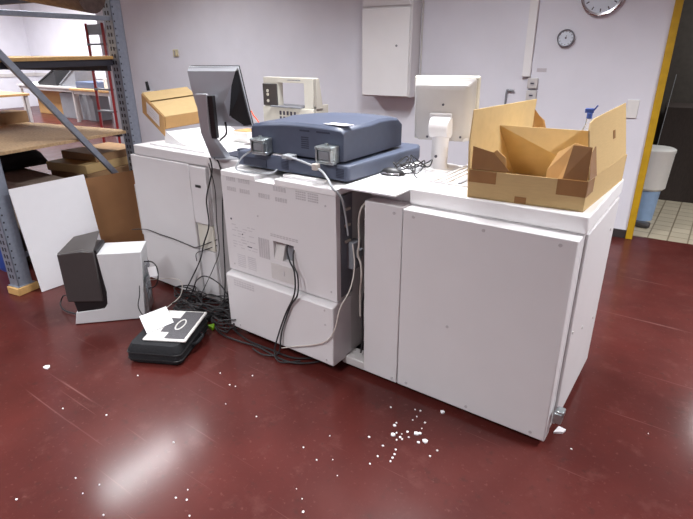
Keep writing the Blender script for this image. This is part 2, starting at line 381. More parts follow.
# rear panel assembled as strips around the cable inlet and the top notch
x = MB()
ix0, ix1, iz0, iz1 = -1.432, -1.292, 0.55, 0.65
x.box(XL, ix0, YF, -0.03, 0.412, 0.945); x.box(ix1, XR, YF, -0.03, 0.412, 0.945)
x.box(ix0, ix1, YF, -0.03, 0.412, iz0); x.box(ix0, ix1, YF, -0.03, iz1, 0.945)
pan = x.build('rear_panel', 'mach', t)
x = MB(); x.box(XL, -1.535, YF, 0.66, 0.945, 0.975); x.box(-1.535, -1.40, YF, 0.66, 0.945, 0.952); x.box(-1.40, XR, YF, 0.66, 0.945, 0.977)
x.box(-1.385, -1.13, -0.015, 0.02, 0.977, 0.993)
x.build('top_cover', 'machtop', t, bevel=0.004)
x = MB(); x.fbox((ix0, -0.031, iz0), (ix1 - ix0, 0, 0), (0, 0.003, 0), (0, 0, iz1 - iz0), 1); 
x.prism([(ix0, YF, iz0), (ix0, -0.03, iz0), (ix0, -0.03, iz1)], (0.06, 0, 0))
x.build('cable_inlet', ('machgrey', 'grey'), pan)  # shade of a deeper inlet put into the grey back
def vents(name, par, x0, x1, z0, z1, rows, cols, mt='vent', y=YF, dep=0.0012):
    k = MB(); dx = (x1 - x0) / cols; dz = (z1 - z0) / rows
    for i in range(cols):
        for j in range(rows):
            k.box(x0 + dx * i + dx * .12, x0 + dx * (i + 1) - dx * .12, y - dep, y + .001, z0 + dz * j + dz * .2, z0 + dz * (j + 1) - dz * .2)
    return k.build(name, mt, par, smooth=False)
for a, b_, c, d in ((-1.745, -1.675, .925, .947), (-1.655, -1.57, .925, .947), (-1.745, -1.675, .872, .894), (-1.65, -1.575, .872, .894),
                    (-1.515, -1.435, .868, .892), (-1.40, -1.32, .866, .888), (-1.41, -1.325, .918, .942), (-1.265, -1.20, .896, .942), (-1.19, -1.125, .896, .942)):
    vents('vent', pan, a, b_, c, d, 4, 5)
vents('vent', pan, -1.54, -1.46, 0.50, 0.685, 1, 5)
vents('vent', pan, -1.45, -1.26, 0.672, 0.69, 2, 9)
vents('vent', pan, -1.72, -1.56, 0.44, 0.52, 7, 2, 'print')
x = MB(); x.box(-1.745, -1.57, YF - .0004, YF + .001, .545, .70, 1)
rl = random.Random(3)
for j in range(9):
    xx = -1.735
    while xx < -1.58:
        wdt = rl.uniform(.012, .04)
        if rl.random() < .6: x.box(xx, xx + wdt, YF - .0008, YF + .001, 0.555 + j * .016, 0.5605 + j * .016)
        xx += wdt + .008
x.build('rating_label', ('print', 'mach'), pan, smooth=False)
x = MB(); x.cyl((-1.655, YF - .001, .64), (-1.655, YF, .64), .0045, seg=10); x.box(-1.625, -1.59, YF - .001, YF, .573, .579); x.cyl((-1.735, YF - .001, .715), (-1.735, YF, .715), .006, seg=10); x.build('stamp_mark', 'ink', pan)
x = MB(); x.box(-1.455, -1.29, YF - .004, YF, 0.435, 0.525); x.build('blank_plate', 'machgrey', pan, bevel=0.002)
x = MB(); x.box(-1.368, -1.360, YF - .007, YF - .004, 0.47, 0.495); x.build('marker', 'print', pan)
for sx, sz in ((-1.53, .765), (-1.085, .892), (-1.06, .46), (-1.74, .45)): 
    k = MB(); k.cyl((sx, YF - .002, sz), (sx, YF + .001, sz), .005, seg=10); k.build('screw', 'vent', pan)
x = MB(); x.prism([(XL + .004, -.100, .06), (XL + .004, -.100, .388), (XL + .004, -.094, .396), (XL + .004, -.056, .404), (XL + .004, .06, .404), (XL + .004, .06, .06)], (XR - XL - .004, 0, 0)); lo = x.build('lower_panel', 'mach', t, bevel=0.006)
for sx, sz in ((-1.075, .29), (-1.07, .085), (-1.70, .085), (-1.075, .37)):
    k = MB(); k.cyl((sx, -.1025, sz), (sx, -.099, sz), .005, seg=10); k.build('screw', 'vent', lo)
vents('vent', lo, -1.72, -1.56, .335, .375, 3, 8, 'print', y=-.100)
x = MB(); x.box(XR - 0.014, XR - 0.004, -0.02, 0.075, 0.42, 0.935); sdp = x.build('side_plate', 'steelblue', t, bevel=0.002)
x = MB()
for z in (.86, .78, .70): x.box(XR - .004, XR + .004, 0.01, 0.05, z, z + .012)
x.build('clip', 'palecable', sdp)
x = MB(); x.box(XR - .012, XR + .035, 0.03, 0.10, 0.56, 0.70); x.box(XR - .012, XR + .05, 0.05, 0.09, 0.62, 0.66); x.build('connector_block', 'grey', t, bevel=0.004)
x = MB(); x.box(XR - 0.02, -0.905, 0.0, 0.10, 0.028, 0.075); x.build('docking_bar', 'machgrey', t, bevel=0.006)
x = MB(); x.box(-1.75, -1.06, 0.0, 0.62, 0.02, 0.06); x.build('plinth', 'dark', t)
for cx, cy in ((-1.7, .04), (-1.1, .04), (-1.7, .58), (-1.1, .58)):
    k = MB(); k.cyl((cx - .012, cy, .021), (cx + .012, cy, .021), .0205); k.build('caster', 'dark', t)

# ---------------------------------------------------------------- left unit
t = thing('paper_feeder', 'off-white machine at the left end of the row with the narrow side door', 'machine', (-2.3, 0.45, 0))
x = MB(); x.box(-2.80, -2.075, 0.105, 0.86, 0.05, 0.93); x.build('body', 'mach', t, bevel=0.004)
x = MB(); x.box(-2.79, -2.06, 0.088, 0.87, 0.93, 0.992); x.build('top_cover', 'mach', t, bevel=0.006)
x = MB(); x.box(-2.68, -2.15, 0.14, 0.80, 0.992, 1.005); x.build('top_plate', 'machtop', t, bevel=0.003)
x = MB(); x.box(-2.825, -2.235, 0.078, 0.104, 0.035, 0.927); pl = x.build('rear_panel', 'mach', t, bevel=0.004)
x = MB(); x.box(-2.228, -2.082, 0.076, 0.104, 0.565, 0.922); dr = x.build('side_door', 'mach', t, bevel=0.004)
x = MB(); x.box(-2.185, -2.135, 0.073, 0.077, 0.795, 0.812); x.build('handle', 'dark', dr, bevel=0.002)
x = MB(); x.box(-2.228, -2.085, 0.09, 0.104, 0.39, 0.56); x.build('recess_panel', 'beige', t, bevel=0.002)
x = MB(); x.box(-2.228, -2.085, 0.085, 0.104, 0.04, 0.385); x.build('lower_panel', 'mach', t, bevel=0.003)
x = MB(); x.box(-2.075, -1.80, 0.20, 0.85, 0.10, 0.93); x.build('side_body', 'machgrey', t, bevel=0.004)
x = MB(); x.box(-2.06, -1.765, 0.088, 0.87, 0.925, 0.992); x.build('bridge_cover', 'mach', t, bevel=0.005)
x = MB(); x.box(-2.85, -2.827, 0.085, 0.10, 0.36, 0.72); x.build('edge_rail', 'machgrey', t, bevel=0.004)
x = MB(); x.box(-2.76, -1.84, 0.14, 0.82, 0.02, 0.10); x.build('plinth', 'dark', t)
for cx, cy in ((-2.7, .17), (-1.9, .25), (-2.7, .78), (-1.9, .78)):
    k = MB(); k.cyl((cx - .012, cy, .021), (cx + .012, cy, .021), .0205); k.build('caster', 'dark', t)
# curved white paper cover lying on top
prof = []
N = 14
for i in range(N + 1):
    u = i / N; prof.append((u, 0.006 + 0.075 * (1 - u) ** 1.0 * (0.55 + 0.45 * math.cos(u * math.pi)) if u > .12 else 0.085 * math.sin(min(1, (u + .02) / .14) * math.pi / 2)))
x = MB(); 
o0 = Vector((-2.60, 0.20, 1.005)); ea = Vector((0.32, -0.03, 0)); eb = Vector((0.06, 0.46, 0))
poly = [o0 + ea * u + Vector((0, 0, h)) for u, h in prof] + [o0 + ea * 1.0, o0]
x.prism(poly, eb)
tag(x.build('curved_cover', 'machtop'), 'curved white plastic cover lying on the left machine under the tilted carton', 'cover')

# ---------------------------------------------------------------- scanner with open-backed lid
t = thing('document_scanner', 'dark slate-blue flatbed scanner with thick lid on the middle machine', 'scanner', (-1.37, 0.35, 0.977))
x = MB(); bz0, bz1 = 0.993, 1.066
ring = [(-1.745, .035), (-1.028, .035), (-1.018, .045), (-0.985, .64), (-1.03, .74), (-1.70, .74), (-1.745, .70)]
x.loft([[(a, b_, bz0) for a, b_ in ring], [(a, b_, bz1 - .012) for a, b_ in ring], [(-1.37 + (a + 1.37) * .985, .36 + (b_ - .36) * .975, bz1) for a, b_ in ring]])
base = x.build('scanner_base', 'navy', t, bevel=0.003)
x = MB(); x.box(-1.705, -1.535, .0315, .036, 1.0, 1.042); x.build('cover_plate', 'navydark', base, bevel=.003)
for a in (-1.44, -1.10): vents('vent', base, a, a + .06, 1.005, 1.05, 6, 1, 'navydark', y=.035, dep=.002)
x = MB(); x.box(-1.50, -1.44, .045, .075, 1.066, 1.071); x.build('sticker', 'label', base)
for fx, fy in ((-1.68, .1), (-1.08, .1), (-1.68, .62), (-1.08, .62)):
    k = MB(); k.cyl((fx, fy, .9765), (fx, fy, .994), .02); k.build('foot', 'black', base)
x = MB()
def lidsec(y, k):
    # outline across the lid: arched rear edge, raised feeder part on the right
    xs = [(-1.655, 1.075), (-1.655, 1.20), (-1.645, 1.212), (-1.56, 1.222), (-1.45, 1.232), (-1.35, 1.236), (-1.25, 1.236), (-1.14, 1.233), (-1.075, 1.228), (-1.06, 1.215), (-1.06, 1.075)]
    return [(a + (.0 if a < -1.3 else -.004 - .01 * y), y, z + (k * .016 * (1 if z > 1.15 else 0))) for a, z in xs]
x.loft([lidsec(.058, -1.0), lidsec(.075, -.1), lidsec(.30, 0.1), lidsec(.38, .55), lidsec(.48, .3), lidsec(.56, -.2), lidsec(.60, -1.8)])
lid = x.build('scanner_lid', 'navy', t, bevel=0.004)
vents('vent', lid, -1.335, -1.255, 1.195, 1.208, 1, 1, 'navydark', y=.058, dep=.001); vents('vent', lid, -1.325, -1.265, 1.115, 1.175, 6, 1, 'navydark', y=.058, dep=.001)
vents('vent', lid, -1.235, -1.13, 1.195, 1.208, 1, 1, 'navydark', y=.058, dep=.001)
x = MB(); x.fbox((-1.20, .085, 1.2365), (.125, -.01, 0), (.02, .055, 0), (0, 0, .002)); x.build('sticker', 'label', lid)
for hx in (-1.555, -1.135):
    k = MB(); k.box(hx - .045, hx + .045, .012, .06, 1.072, 1.15); k.box(hx - .05, hx + .05, .0, .03, 1.068, 1.085); k.box(hx - .045, hx - .035, -.01, .01, 1.08, 1.15); k.box(hx + .035, hx + .045, -.01, .01, 1.08, 1.15)
    k.cyl((hx - .05, .0, 1.14), (hx + .05, .0, 1.14), .009); h = k.build('hinge', 'zinc', t, bevel=.003)
    k = MB(); k.box(hx - .03, hx + .03, -.004, .006, 1.09, 1.128); k.build('spring_housing', 'grey', h, bevel=.003)
    k = MB(); k.cyl((hx, .02, 1.15), (hx, .02, 1.162), .008); k.build('adjusting_screw', 'zinc', h)
x = MB(); x.box(-1.40, -1.34, .0, .05, 1.066, 1.086); x.build('cable_plug', 'greycable', t, bevel=.004)
x = MB(); x.tube([(-1.60, .0, 1.085), (-1.645, -.03, 1.05), (-1.658, -.065, 1.0), (-1.63, -.045, .985), (-1.56, -.02, .981), (-1.48, .0, .983), (-1.46, .03, 1.0)], .0042)
x.build('cable', 'greycable', t)
x = MB(); x.tube([(-1.37, .0, 1.078), (-1.33, -.02, 1.085), (-1.24, -.025, 1.072), (-1.14, -.03, 1.05), (-1.08, -.05, 1.02), (-1.04, -.066, .985), (-1.015, -.03, .93), (-1.015, .0, .84), (-1.015, .02, .74)], .0055)
cb = x.build('cable', 'greycable', t)
x = MB(); x.box(-1.175, -1.145, -.045, -.015, 1.045, 1.075); x.build('ferrite_bead', 'palecable', cb, bevel=.004)

x = MB(); x.box(-1.99, -1.76, .13, .30, .992, 1.008); x.box(-1.985, -1.765, .25, .295, 1.008, 1.02)
tag(x.build('side_tray', 'navydark', bevel=.004), 'flat dark blue tray lying between the dark-sided monitor and the scanner', 'tray')
# white cover sheet bridging scanner and right cabinet
x = MB(); x.prism([(-1.005, -.055, .9855), (-.728, -.045, .9855), (-.725, .60, .9855), (-.99, .62, .9855)], (0, 0, .007))
# mouse on it
tag(x.build('cover_plate', 'white', smooth=False), 'flat white panel lying between the blue scanner and the right cabinet', 'panel')
t = thing('computer_mouse', 'black and silver computer mouse with tangled cable on the flat white panel', 'mouse', (-.93, .28, .9925), R(12))
x = MB()
rings = []
for u, w, h in ((-.062, .012, .012), (-.05, .026, .026), (-.02, .032, .036), (.015, .031, .034), (.045, .028, .022), (.058, .014, .010)):
    rings.append([(u, w * math.cos(a), max(0.0, h * math.sin(a)) + .001) for a in [math.pi * k / 8 for k in range(9)]])
x.loft(rings); x.build('shell', 'black', t, local=True)
for s in (-1, 1):
    x = MB(); x.loft([[(u, s * (w + .001), z) for u, w, z in ((-.05, .027, .006), (.04, .0285, .006), (.04, .026, .016), (-.05, .0245, .016))], [(u, s * (w + .004), z) for u, w, z in ((-.045, .027, .008), (.035, .0285, .008), (.035, .026, .014), (-.045, .0245, .014))]])
    x.build('side_grip', 'chrome', t, local=True)
x = MB(); x.cyl((.03, -.004, .032), (.03, .004, .032), .008); x.build('scroll_wheel', 'grey', t, local=True)
rq = random.Random(5); pts = [(-.89, .30, 1.0), (-.86, .36, 1.0), (-.90, .44, 1.02), (-.955, .50, 1.05)]
for i in range(34):
    a = i * .93; pts.append((-.90 + .03 * math.cos(a) + .055 * math.cos(a * .37) + rq.uniform(-.01, .01), .40 + .085 * math.sin(a) + rq.uniform(-.015, .015), 1.0 + .022 * (1 + math.sin(a * 1.7))))
pts += [(-.82, .30, .998), (-.79, .27, .997)]
x = MB(); x.tube(pts, .0032, seg=6, sub=5); x.build('cable', 'rubber', t)

# ---------------------------------------------------------------- monitors
# dark sided monitor on the left
yw, tl = 0.36, 0.36
t = thing('computer_monitor', 'silver monitor with black shell sides on the left machine, back turned to us', 'monitor', (-1.955, 0.24, 0.992))
Mx = Matrix.Translation(Vector((-1.985, .045, 1.178))) @ Matrix.Rotation(yw, 4, 'Z') @ Matrix.Rotation(tl, 4, 'X')
W, H = .275, .325
x = MB(); x.box(0, W, -.004, .010, 0, H); x.xform(Mx); x.build('screen_bezel', 'silver', t, bevel=.003)
x = MB(); x.box(0, W, .0102, .022, 0, H); x.xform(Mx); x.build('front_frame', 'black', t, bevel=.003)
x = MB(); x.box(.012, W - .012, .022, .0235, .012, H - .012); x.xform(Mx); x.build('screen', 'ink', t)
# silver centre of the back shell (bulging), black sides
pf = [(-.002, 0.006), (-.03, .02), (-.062, .08), (-.066, .17), (-.05, .25), (-.028, .315), (-.002, H - .003)]
def xr(z): return .185 + .083 * min(1, max(0, (z - .17) / .14)) ** .8 + .07 * max(0, (.08 - z) / .08)
def shell_ring(xf, k): return [Mx @ Vector((xf(z), y * k, z)) for y, z in pf]
x = MB(); x.loft([shell_ring(lambda z: .003 + .02 * max(0, 1 - abs(z - .12) / .2), 1), shell_ring(lambda z: xr(z), 1)])
bs = x.build('back_shell', 'silver', t)
x = MB(); x.loft([shell_ring(lambda z: xr(z) + .0005, .97), shell_ring(lambda z: W - .001, .25)])
x.build('shell_side', 'black', t)
text_mesh('logo', 'DELL', .026, Mx @ Matrix.Translation(Vector((.125, -.0415, .283))) @ Matrix.Rotation(R(-16.5), 4, 'X') @ Matrix.Rotation(R(90), 4, 'X'), 'machtop', bs)
P = lambda a, b_, c: Mx @ Vector((a, b_, c))
x = MB(); x.fbox(P(.075, -.095, .13), P(.12, -.095, .13) - P(.075, -.095, .13), P(.075, -.06, .13) - P(.075, -.095, .13), P(.075, -.095, .185) - P(.075, -.095, .13)); x.build('mount_block', 'black', t, bevel=.004)
ARM0, ARM1 = Vector((-1.80, -.115, 1.362)), Vector((-1.868, -.055, 1.160))
nk = [(-2.035, .045, 1.325), (-2.02, .045, 1.335), (-1.985, .05, 1.20), (-1.975, .055, 1.12), (-1.93, .10, 1.01)]
a0 = ARM0; a1 = ARM1; a2 = Vector((-1.957, .10, 1.0))
ux = Vector((math.cos(yw), math.sin(yw), 0)); uy = Vector((-math.sin(yw), math.cos(yw), 0))
x = MB(); x.loft([[a0 + ux * i + uy * j for i, j in ((-.032, -.014), (.03, -.014), (.03, .012), (-.032, .012))], [a1 + ux * i + uy * j for i, j in ((-.026, -.018), (.026, -.018), (.026, .018), (-.026, .018))],
                  [a2 + ux * i + uy * j for i, j in ((-.05, -.03), (.05, -.03), (.05, .03), (-.05, .03))]])
x.build('stand_arm', 'silver', t, bevel=.005)
x = MB(); x.fbox(a0 + ux * .024 - Vector((0, 0, .01)), ux * .03, uy * .032, a1 - a0 - Vector((0, 0, .02))); x.build('arm_spine', 'black', t, bevel=.003)
x = MB(); x.lathe((-1.945, .16, .9925), [(.001, 0), (.11, 0), (.11, .006), (.04, .012), (.001, .012)], seg=40); x.build('stand_base', 'silver', t)
x = MB(); x.tube([P(.15, -.05, .05), P(.155, -.08, .0), P(.12, -.09, -.03), P(.10, -.07, -.05)], .005); x.build('plug_cable', 'rubber', t)

# pale monitor on the right cabinet
yw, tl = 0.25, 0.14
t = thing('computer_monitor', 'pale grey monitor seen from behind on its white post, left of the open carton', 'monitor', (-.80, .55, .9925))
Mx = Matrix.Translation(Vector((-.965, .545, 1.128))) @ Matrix.Rotation(yw, 4, 'Z') @ Matrix.Rotation(tl, 4, 'X')
W, H = .315, .31
x = MB(); x.box(0, W, 0, .035, 0, H); x.xform(Mx); x.build('front_bezel', 'beige', t, bevel=.008)
x = MB(); x.box(.02, W - .02, .035, .0365, .02, H - .02); x.xform(Mx); x.build('screen', 'ink', t)
x = MB()
def rr(x0, x1, z0, z1, y, c=.02): return [Mx @ Vector(q) for q in ((x0 + c, y, z0), (x1 - c, y, z0), (x1, y, z0 + c), (x1, y, z1 - c * .4), (x1 - c * .4, y, z1), (x0 + c * .4, y, z1), (x0, y, z1 - c * .4), (x0, y, z0 + c))]
x.loft([rr(.006, W - .012, .006, H - .006, .0), rr(.008, W - .03, .004, H - .022, -.02), rr(.016, W - .045, .01, H - .03, -.042), rr(.03, W - .06, .03, H - .05, -.05)])
bs = x.build('back_shell', 'mongrey', t, bevel=.004)
x = MB(); x.box(.09, .20, -.058, -.045, .03, .15); x.xform(Mx); x.build('mount_cover', 'mach', bs, bevel=.008)
for q in ((.155, .19), (.245, .035), (.08, .03)):
    k = MB(); k.cyl((q[0], -.053, q[1]), (q[0], -.045, q[1]), .006, seg=12); k.xform(Mx); k.build('screw', 'ink', bs)
c0 = Mx @ Vector((.15, -.075, .085))
x = MB(); x.loft([[Vector((-.795, .50, z)) + Vector((r * math.cos(a), r * .62 * math.sin(a), 0)) for a in [2 * math.pi * k / 20 for k in range(20)]] for z, r in ((.998, .05), (1.03, .043), (1.13, .043), (1.19, .047))])
x.build('stand_post', 'mach', t)
x = MB(); x.cyl(c0 + Vector((-.05, .0, .0)), c0 + Vector((.05, .012, .0)), .05, seg=24); x.build('tilt_joint', 'mach', t, bevel=.006)
x = MB(); x.cyl((-.80, .468, 1.065), (-.80, .474, 1.065), .007); x.build('post_screw', 'ink', t)
x = MB(); x.lathe((-.80, .545, .9925), [(.001, 0), (.105, 0), (.105, .006), (.06, .014), (.001, .014)], seg=40); x.build('stand_base', 'machtop', t)

# ---------------------------------------------------------------- banding machine behind the scanner
t = thing('banding_machine', 'beige arch-shaped banding machine with dark control panel behind the blue scanner', 'banding machine', (-2.22, 1.15, 0))
x0, x1, yf = -2.465, -2.0, 1.0
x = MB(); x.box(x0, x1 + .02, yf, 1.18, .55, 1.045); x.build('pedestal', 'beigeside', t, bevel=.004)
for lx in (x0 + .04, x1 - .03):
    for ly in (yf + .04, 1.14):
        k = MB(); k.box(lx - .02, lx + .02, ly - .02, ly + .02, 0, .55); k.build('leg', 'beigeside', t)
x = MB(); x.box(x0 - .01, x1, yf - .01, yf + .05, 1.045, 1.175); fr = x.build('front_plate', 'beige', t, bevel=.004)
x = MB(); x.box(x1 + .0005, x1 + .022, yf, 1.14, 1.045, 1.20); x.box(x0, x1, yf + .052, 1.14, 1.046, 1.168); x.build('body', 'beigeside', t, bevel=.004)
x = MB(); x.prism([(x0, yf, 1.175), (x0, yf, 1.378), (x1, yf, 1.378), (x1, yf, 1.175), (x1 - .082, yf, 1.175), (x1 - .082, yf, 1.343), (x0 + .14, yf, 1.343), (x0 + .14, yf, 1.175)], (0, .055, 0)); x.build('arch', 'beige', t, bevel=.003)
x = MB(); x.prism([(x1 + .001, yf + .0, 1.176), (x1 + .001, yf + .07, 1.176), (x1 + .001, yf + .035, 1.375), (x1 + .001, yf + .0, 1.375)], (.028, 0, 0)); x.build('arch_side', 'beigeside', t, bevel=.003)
x = MB(); x.box(x0 + .0, x0 + .138, yf - .012, yf - .001, 1.182, 1.335); cp = x.build('control_panel', 'pcblack', t, bevel=.004)
for z in (1.215, 1.26, 1.285):
    k = MB(); k.cyl((x0 + .05, yf - .016, z), (x0 + .05, yf - .011, z), .011, seg=12); k.build('button', 'beige', cp)
x = MB(); x.box(x0 + .08, x1 - .10, yf - .03, yf + .12, 1.176, 1.186); x.build('table_plate', 'grey', t, bevel=.002)
k = MB()
for i in range(5):
    for j in range(2): k.box(x1 - .31 + i * .034, x1 - .292 + i * .034, yf - .0125, yf - .009, 1.085 + j * .038, 1.112 + j * .038)
k.build('vent', 'ink', fr)
vents('nameplate', t, x0 + .235, x0 + .355, 1.356, 1.366, 1, 9, 'grey', y=yf, dep=.001)

# white tub with kraft rim and orange lead
t = thing('small_tub', 'small white tub with a tan inside behind the dark-sided monitor', 'tub', (-2.18, .53, 1.005))
def tub(z0, z1, a0, a1):
    return [[(-2.18 + sx * a, .53 + sy * a, z) for sx, sy in ((-1, -1), (1, -1), (1, 1), (-1, 1))] for z, a in ((z0, a0), (z1, a1))]
x = MB(); x.loft(tub(1.0055, 1.075, .055, .066)); x.build('wall', 'whiteplastic', t, bevel=.006)
x = MB(); x.box(-2.18 - .06, -2.18 + .06, .53 - .06, .53 + .06, 1.075, 1.079); x.build('contents', 'cardor', t)
x = MB(); x.tube([(-2.20, .60, 1.19), (-2.16, .58, 1.165), (-2.10, .56, 1.13), (-2.04, .53, 1.06), (-1.97, .50, 1.0)], .004)
tag(x.build('orange_cable', 'orange'), 'thin orange cable slanting down behind the dark-sided monitor', 'cable')

# ---------------------------------------------------------------- tilted carton on the left machine
t = thing('cardboard_carton', 'tan carton with a white label, tilted on the left machine', 'carton', (-2.75, .42, 1.005))
P2 = Vector((-2.689, .288, 1.151)); ex = Vector((-.327, .073, .131)); ey = Vector((.067, .264, .019)) * 1.22; ez = Vector((.34, -.15, .93)).normalized()
tk = .004
nx, ny = ex.normalized(), ey.normalized()
hB = .088
O = P2 - ez * hB
x = MB(); x.fbox(O, ex, ey, ez * tk); x.build('bottom', 'cardor', t)
x = MB(); x.fbox(O, ex, ny * tk, ez * hB); wl = x.build('label_side', 'cardor', t)
x = MB(); x.fbox(P2 - ny * .002 - ez * .142, ex, -ny * tk, ez * .142); fl = x.build('hanging_flap', 'cardor', t)
x = MB(); x.fbox(P2 + ex * .22 - ny * .0065 - ez * .108, ex * .56, -ny * .001, ez * .086); lb = x.build('address_label', 'label', fl)
x = MB()
for j, wd in ((0, .3), (1, .22), (2, .34), (3, .18)): x.fbox(P2 + ex * .3 - ny * .0078 - ez * (.04 + j * .015), ex * wd, -ny * .0006, ez * .004)
x.build('print', 'print', lb)
x = MB(); x.fbox(O, nx * tk, ey, ez * hB); x.build('end_wall', 'cardor', t)
x = MB(); x.fbox(O + ex, -nx * tk, ey, ez * hB); x.build('end_wall', 'cardor', t)
x = MB(); x.fbox(O + ey, ex, -ny * tk, ez * hB); x.build('side_wall', 'cardor', t)
x = MB(); x.fbox(P2 + ex * .0 + ez * .001, ex * .60, ey, ez * tk); x.build('top_flap', 'card', t)
x = MB(); x.fbox(P2 + ex * 1.0 + ez * .004, -ex * .36, ey, ez * tk - ex * 0 + ez * .0); x.xform(Matrix.Identity(4)); x.build('top_flap', 'card', t)

# ---------------------------------------------------------------- open carton on the right cabinet
t = thing('open_carton', 'large open cardboard tray with raised flaps and brown tape on the right cabinet', 'carton', (-.22, .42, 1.0))
A = Vector((-.461, .078, 1.0)); Bq = Vector((-.026, .118, 1.0)); Cq = Vector((.004, .745, 1.0)); Dq = Vector((-.43, .705, 1.0))
tk = .005; up_ = Vector((0, 0, 1)); bh = .113
eF = (Bq - A); eS = (Dq - A); nF = Vector((-eF.y, eF.x, 0)).normalized(); nS = Vector((eS.y, -eS.x, 0)).normalized()
x = MB(); x.prism([A + up_ * .0008, Bq + up_ * .0008, Cq + up_ * .0008, Dq + up_ * .0008], (0, 0, tk)); x.build('bottom', 'cardlit', t)
x = MB(); x.fbox(A, eF, nF * tk, up_ * bh); x.build('front_wall', 'card', t)
def plate(name, pts, n, mats, par=t, th_=tk):
    k = MB(); k.prism([Vector(p) for p in pts], n * th_); return k.build(name, mats, par, smooth=False)
lw = plate('side_wall', [A, Dq, Dq + up_ * .30 + Vector((-.012, .09, .03)), A + up_ * .342 + Vector((-.008, .01, 0)), A + up_ * .21 + Vector((-.012, 0, 0))], nS, 'cardlit')
rw = plate('side_wall', [Bq, Cq, Cq + up_ * .116, Bq + up_ * .116], -nS, 'card')
FA = Bq + up_ * .117 + (Cq - Bq) * .02; FB = Cq + up_ * .117 - (Cq - Bq) * .04
nL = Vector((.97, 0, .2)).normalized()
plate('side_flap', [FA, FB, Vector((-.036, .715, 1.338)), Vector((-.045, .42, 1.332)), Vector((-.054, .20, 1.325)), Vector((-.056, .15, 1.315)), Vector((-.052, .13, 1.29))], -nL, 'card')
x = MB(); x.fbox(Dq, Cq - Dq, -nF * tk, up_ * bh); x.build('back_wall', 'card', t)
plate('inner_flap', [Vector((-.438, .56, 1.008)), Vector((-.016, .59, 1.008)), Vector((-.075, .56, 1.231)), Vector((-.452, .345, 1.256))], nF, 'cardlit')
plate('torn_corner', [Dq + up_ * .19 + Vector((-.01, .07, 0)), Dq + up_ * .19 + Vector((.06, .075, 0)), Dq + up_ * .235 + Vector((.045, .075, 0)), Dq + up_ * .255 + Vector((.02, .07, 0)), Dq + up_ * .29 + Vector((-.01, .07, 0))], nF, 'cardor')
# corner flaps and tape
plate('corner_flap', [A + nF * .012 + eF * .012 + up_ * .02, A + nF * .02 + eF * .35 + up_ * .02, A + nF * .03 + eF * .30 + up_ * .165, A + nF * .02 + eF * .22 + up_ * .195, A + nF * .012 + eF * .012 + up_ * .12], nF, 'cardor')
plate('corner_flap', [Bq + nF * .012 - eF * .012 + up_ * .02, Bq + nF * .012 - eF * .012 + up_ * .23, Bq + nF * .07 - eF * .16 + up_ * .235, Bq + nF * .11 - eF * .30 + up_ * .19, Bq + nF * .11 - eF * .37 + up_ * .12, Bq + nF * .10 - eF * .37 + up_ * .02], nF, 'cardor')
def tape(pts, n): plate('tape', pts, n, 'tape', th_=.0009)
tape([A - nF * .001 + eF * .0 + up_ * .065, A - nF * .001 + eF * .25 + up_ * .065, A - nF * .001 + eF * .25 + up_ * .113, A - nF * .001 + up_ * .113], -nF)
tape([A + nF * .008 + eF * .013 + up_ * .115, A + nF * .014 + eF * .36 + up_ * .115, A + nF * .014 + eF * .20 + up_ * .185, A + nF * .008 + eF * .013 + up_ * .205], -nF)
tape([Bq - nF * .001 - eF * .235 + up_ * .055, Bq - nF * .001 - eF * .0 + up_ * .055, Bq - nF * .001 + up_ * .114, Bq - nF * .001 - eF * .235 + up_ * .114], -nF)
tape([Bq + nF * .006 - eF * .20 + up_ * .115, Bq + nF * .006 - eF * .012 + up_ * .115, Bq + nF * .006 - eF * .012 + up_ * .235, Bq + nF * .02 - eF * .16 + up_ * .235], -nF)
eR = (Cq - Bq)
tape([Bq + nS * .001 + up_ * .055, Bq + nS * .001 + eR * .14 + up_ * .06, Bq + nS * .001 + eR * .14 + up_ * .115, Bq + nS * .001 + up_ * .115], nS)
tape([A - nF * .001 + eF * .43 + up_ * .003, A - nF * .001 + eF * .53 + up_ * .003, A - nF * .001 + eF * .53 + up_ * .028, A - nF * .001 + eF * .43 + up_ * .028], -nF)
fu = (Vector((-.036, .715, 1.338)) - FB); fv = (FB - FA)
tape([FA + fv * .60 + fu * .45 + nL * .001, FA + fv * .66 + fu * .45 + nL * .001, FA + fv * .66 + fu * .60 + nL * .001, FA + fv * .60 + fu * .60 + nL * .001], nL)
tape([FA + nL * .001, FA + fv * .16 + nL * .001, FA + fv * .16 + fu * .48 + nL * .001, FA + fv * .04 + fu * .52 + nL * .001], nL)
# spray bottle
t = thing('spray_bottle', 'clear spray bottle with a blue trigger head standing inside the open carton', 'bottle', (-.165, .67, 1.006))
x = MB(); x.lathe((-.165, .672, 1.0065), [(.001, 0), (.034, 0), (.036, .01), (.034, .17), (.026, .205), (.013, .235), (.011, .262), (.001, .262)], seg=28); x.build('bottle_body', 'clear', t)
x = MB(); x.cyl((-.165, .672, 1.268), (-.165, .672, 1.294), .012); x.box(-.186, -.15, .664, .680, 1.292, 1.312); x.build('spray_head', 'blue', t, bevel=.003)
x = MB(); x.bar((-.152, .672, 1.302), (-.137, .672, 1.326), .010, .006); x.build('trigger', 'blue', t, bevel=.002)

# ---------------------------------------------------------------- computer tower on the floor
ax = Vector((.286, .299, 0)).normalized(); rz = math.atan2(ax.y, ax.x)
t = thing('computer_tower', 'white and charcoal computer tower standing on the floor in front of the white board', 'computer', (-2.652, -.581, 0), rz)
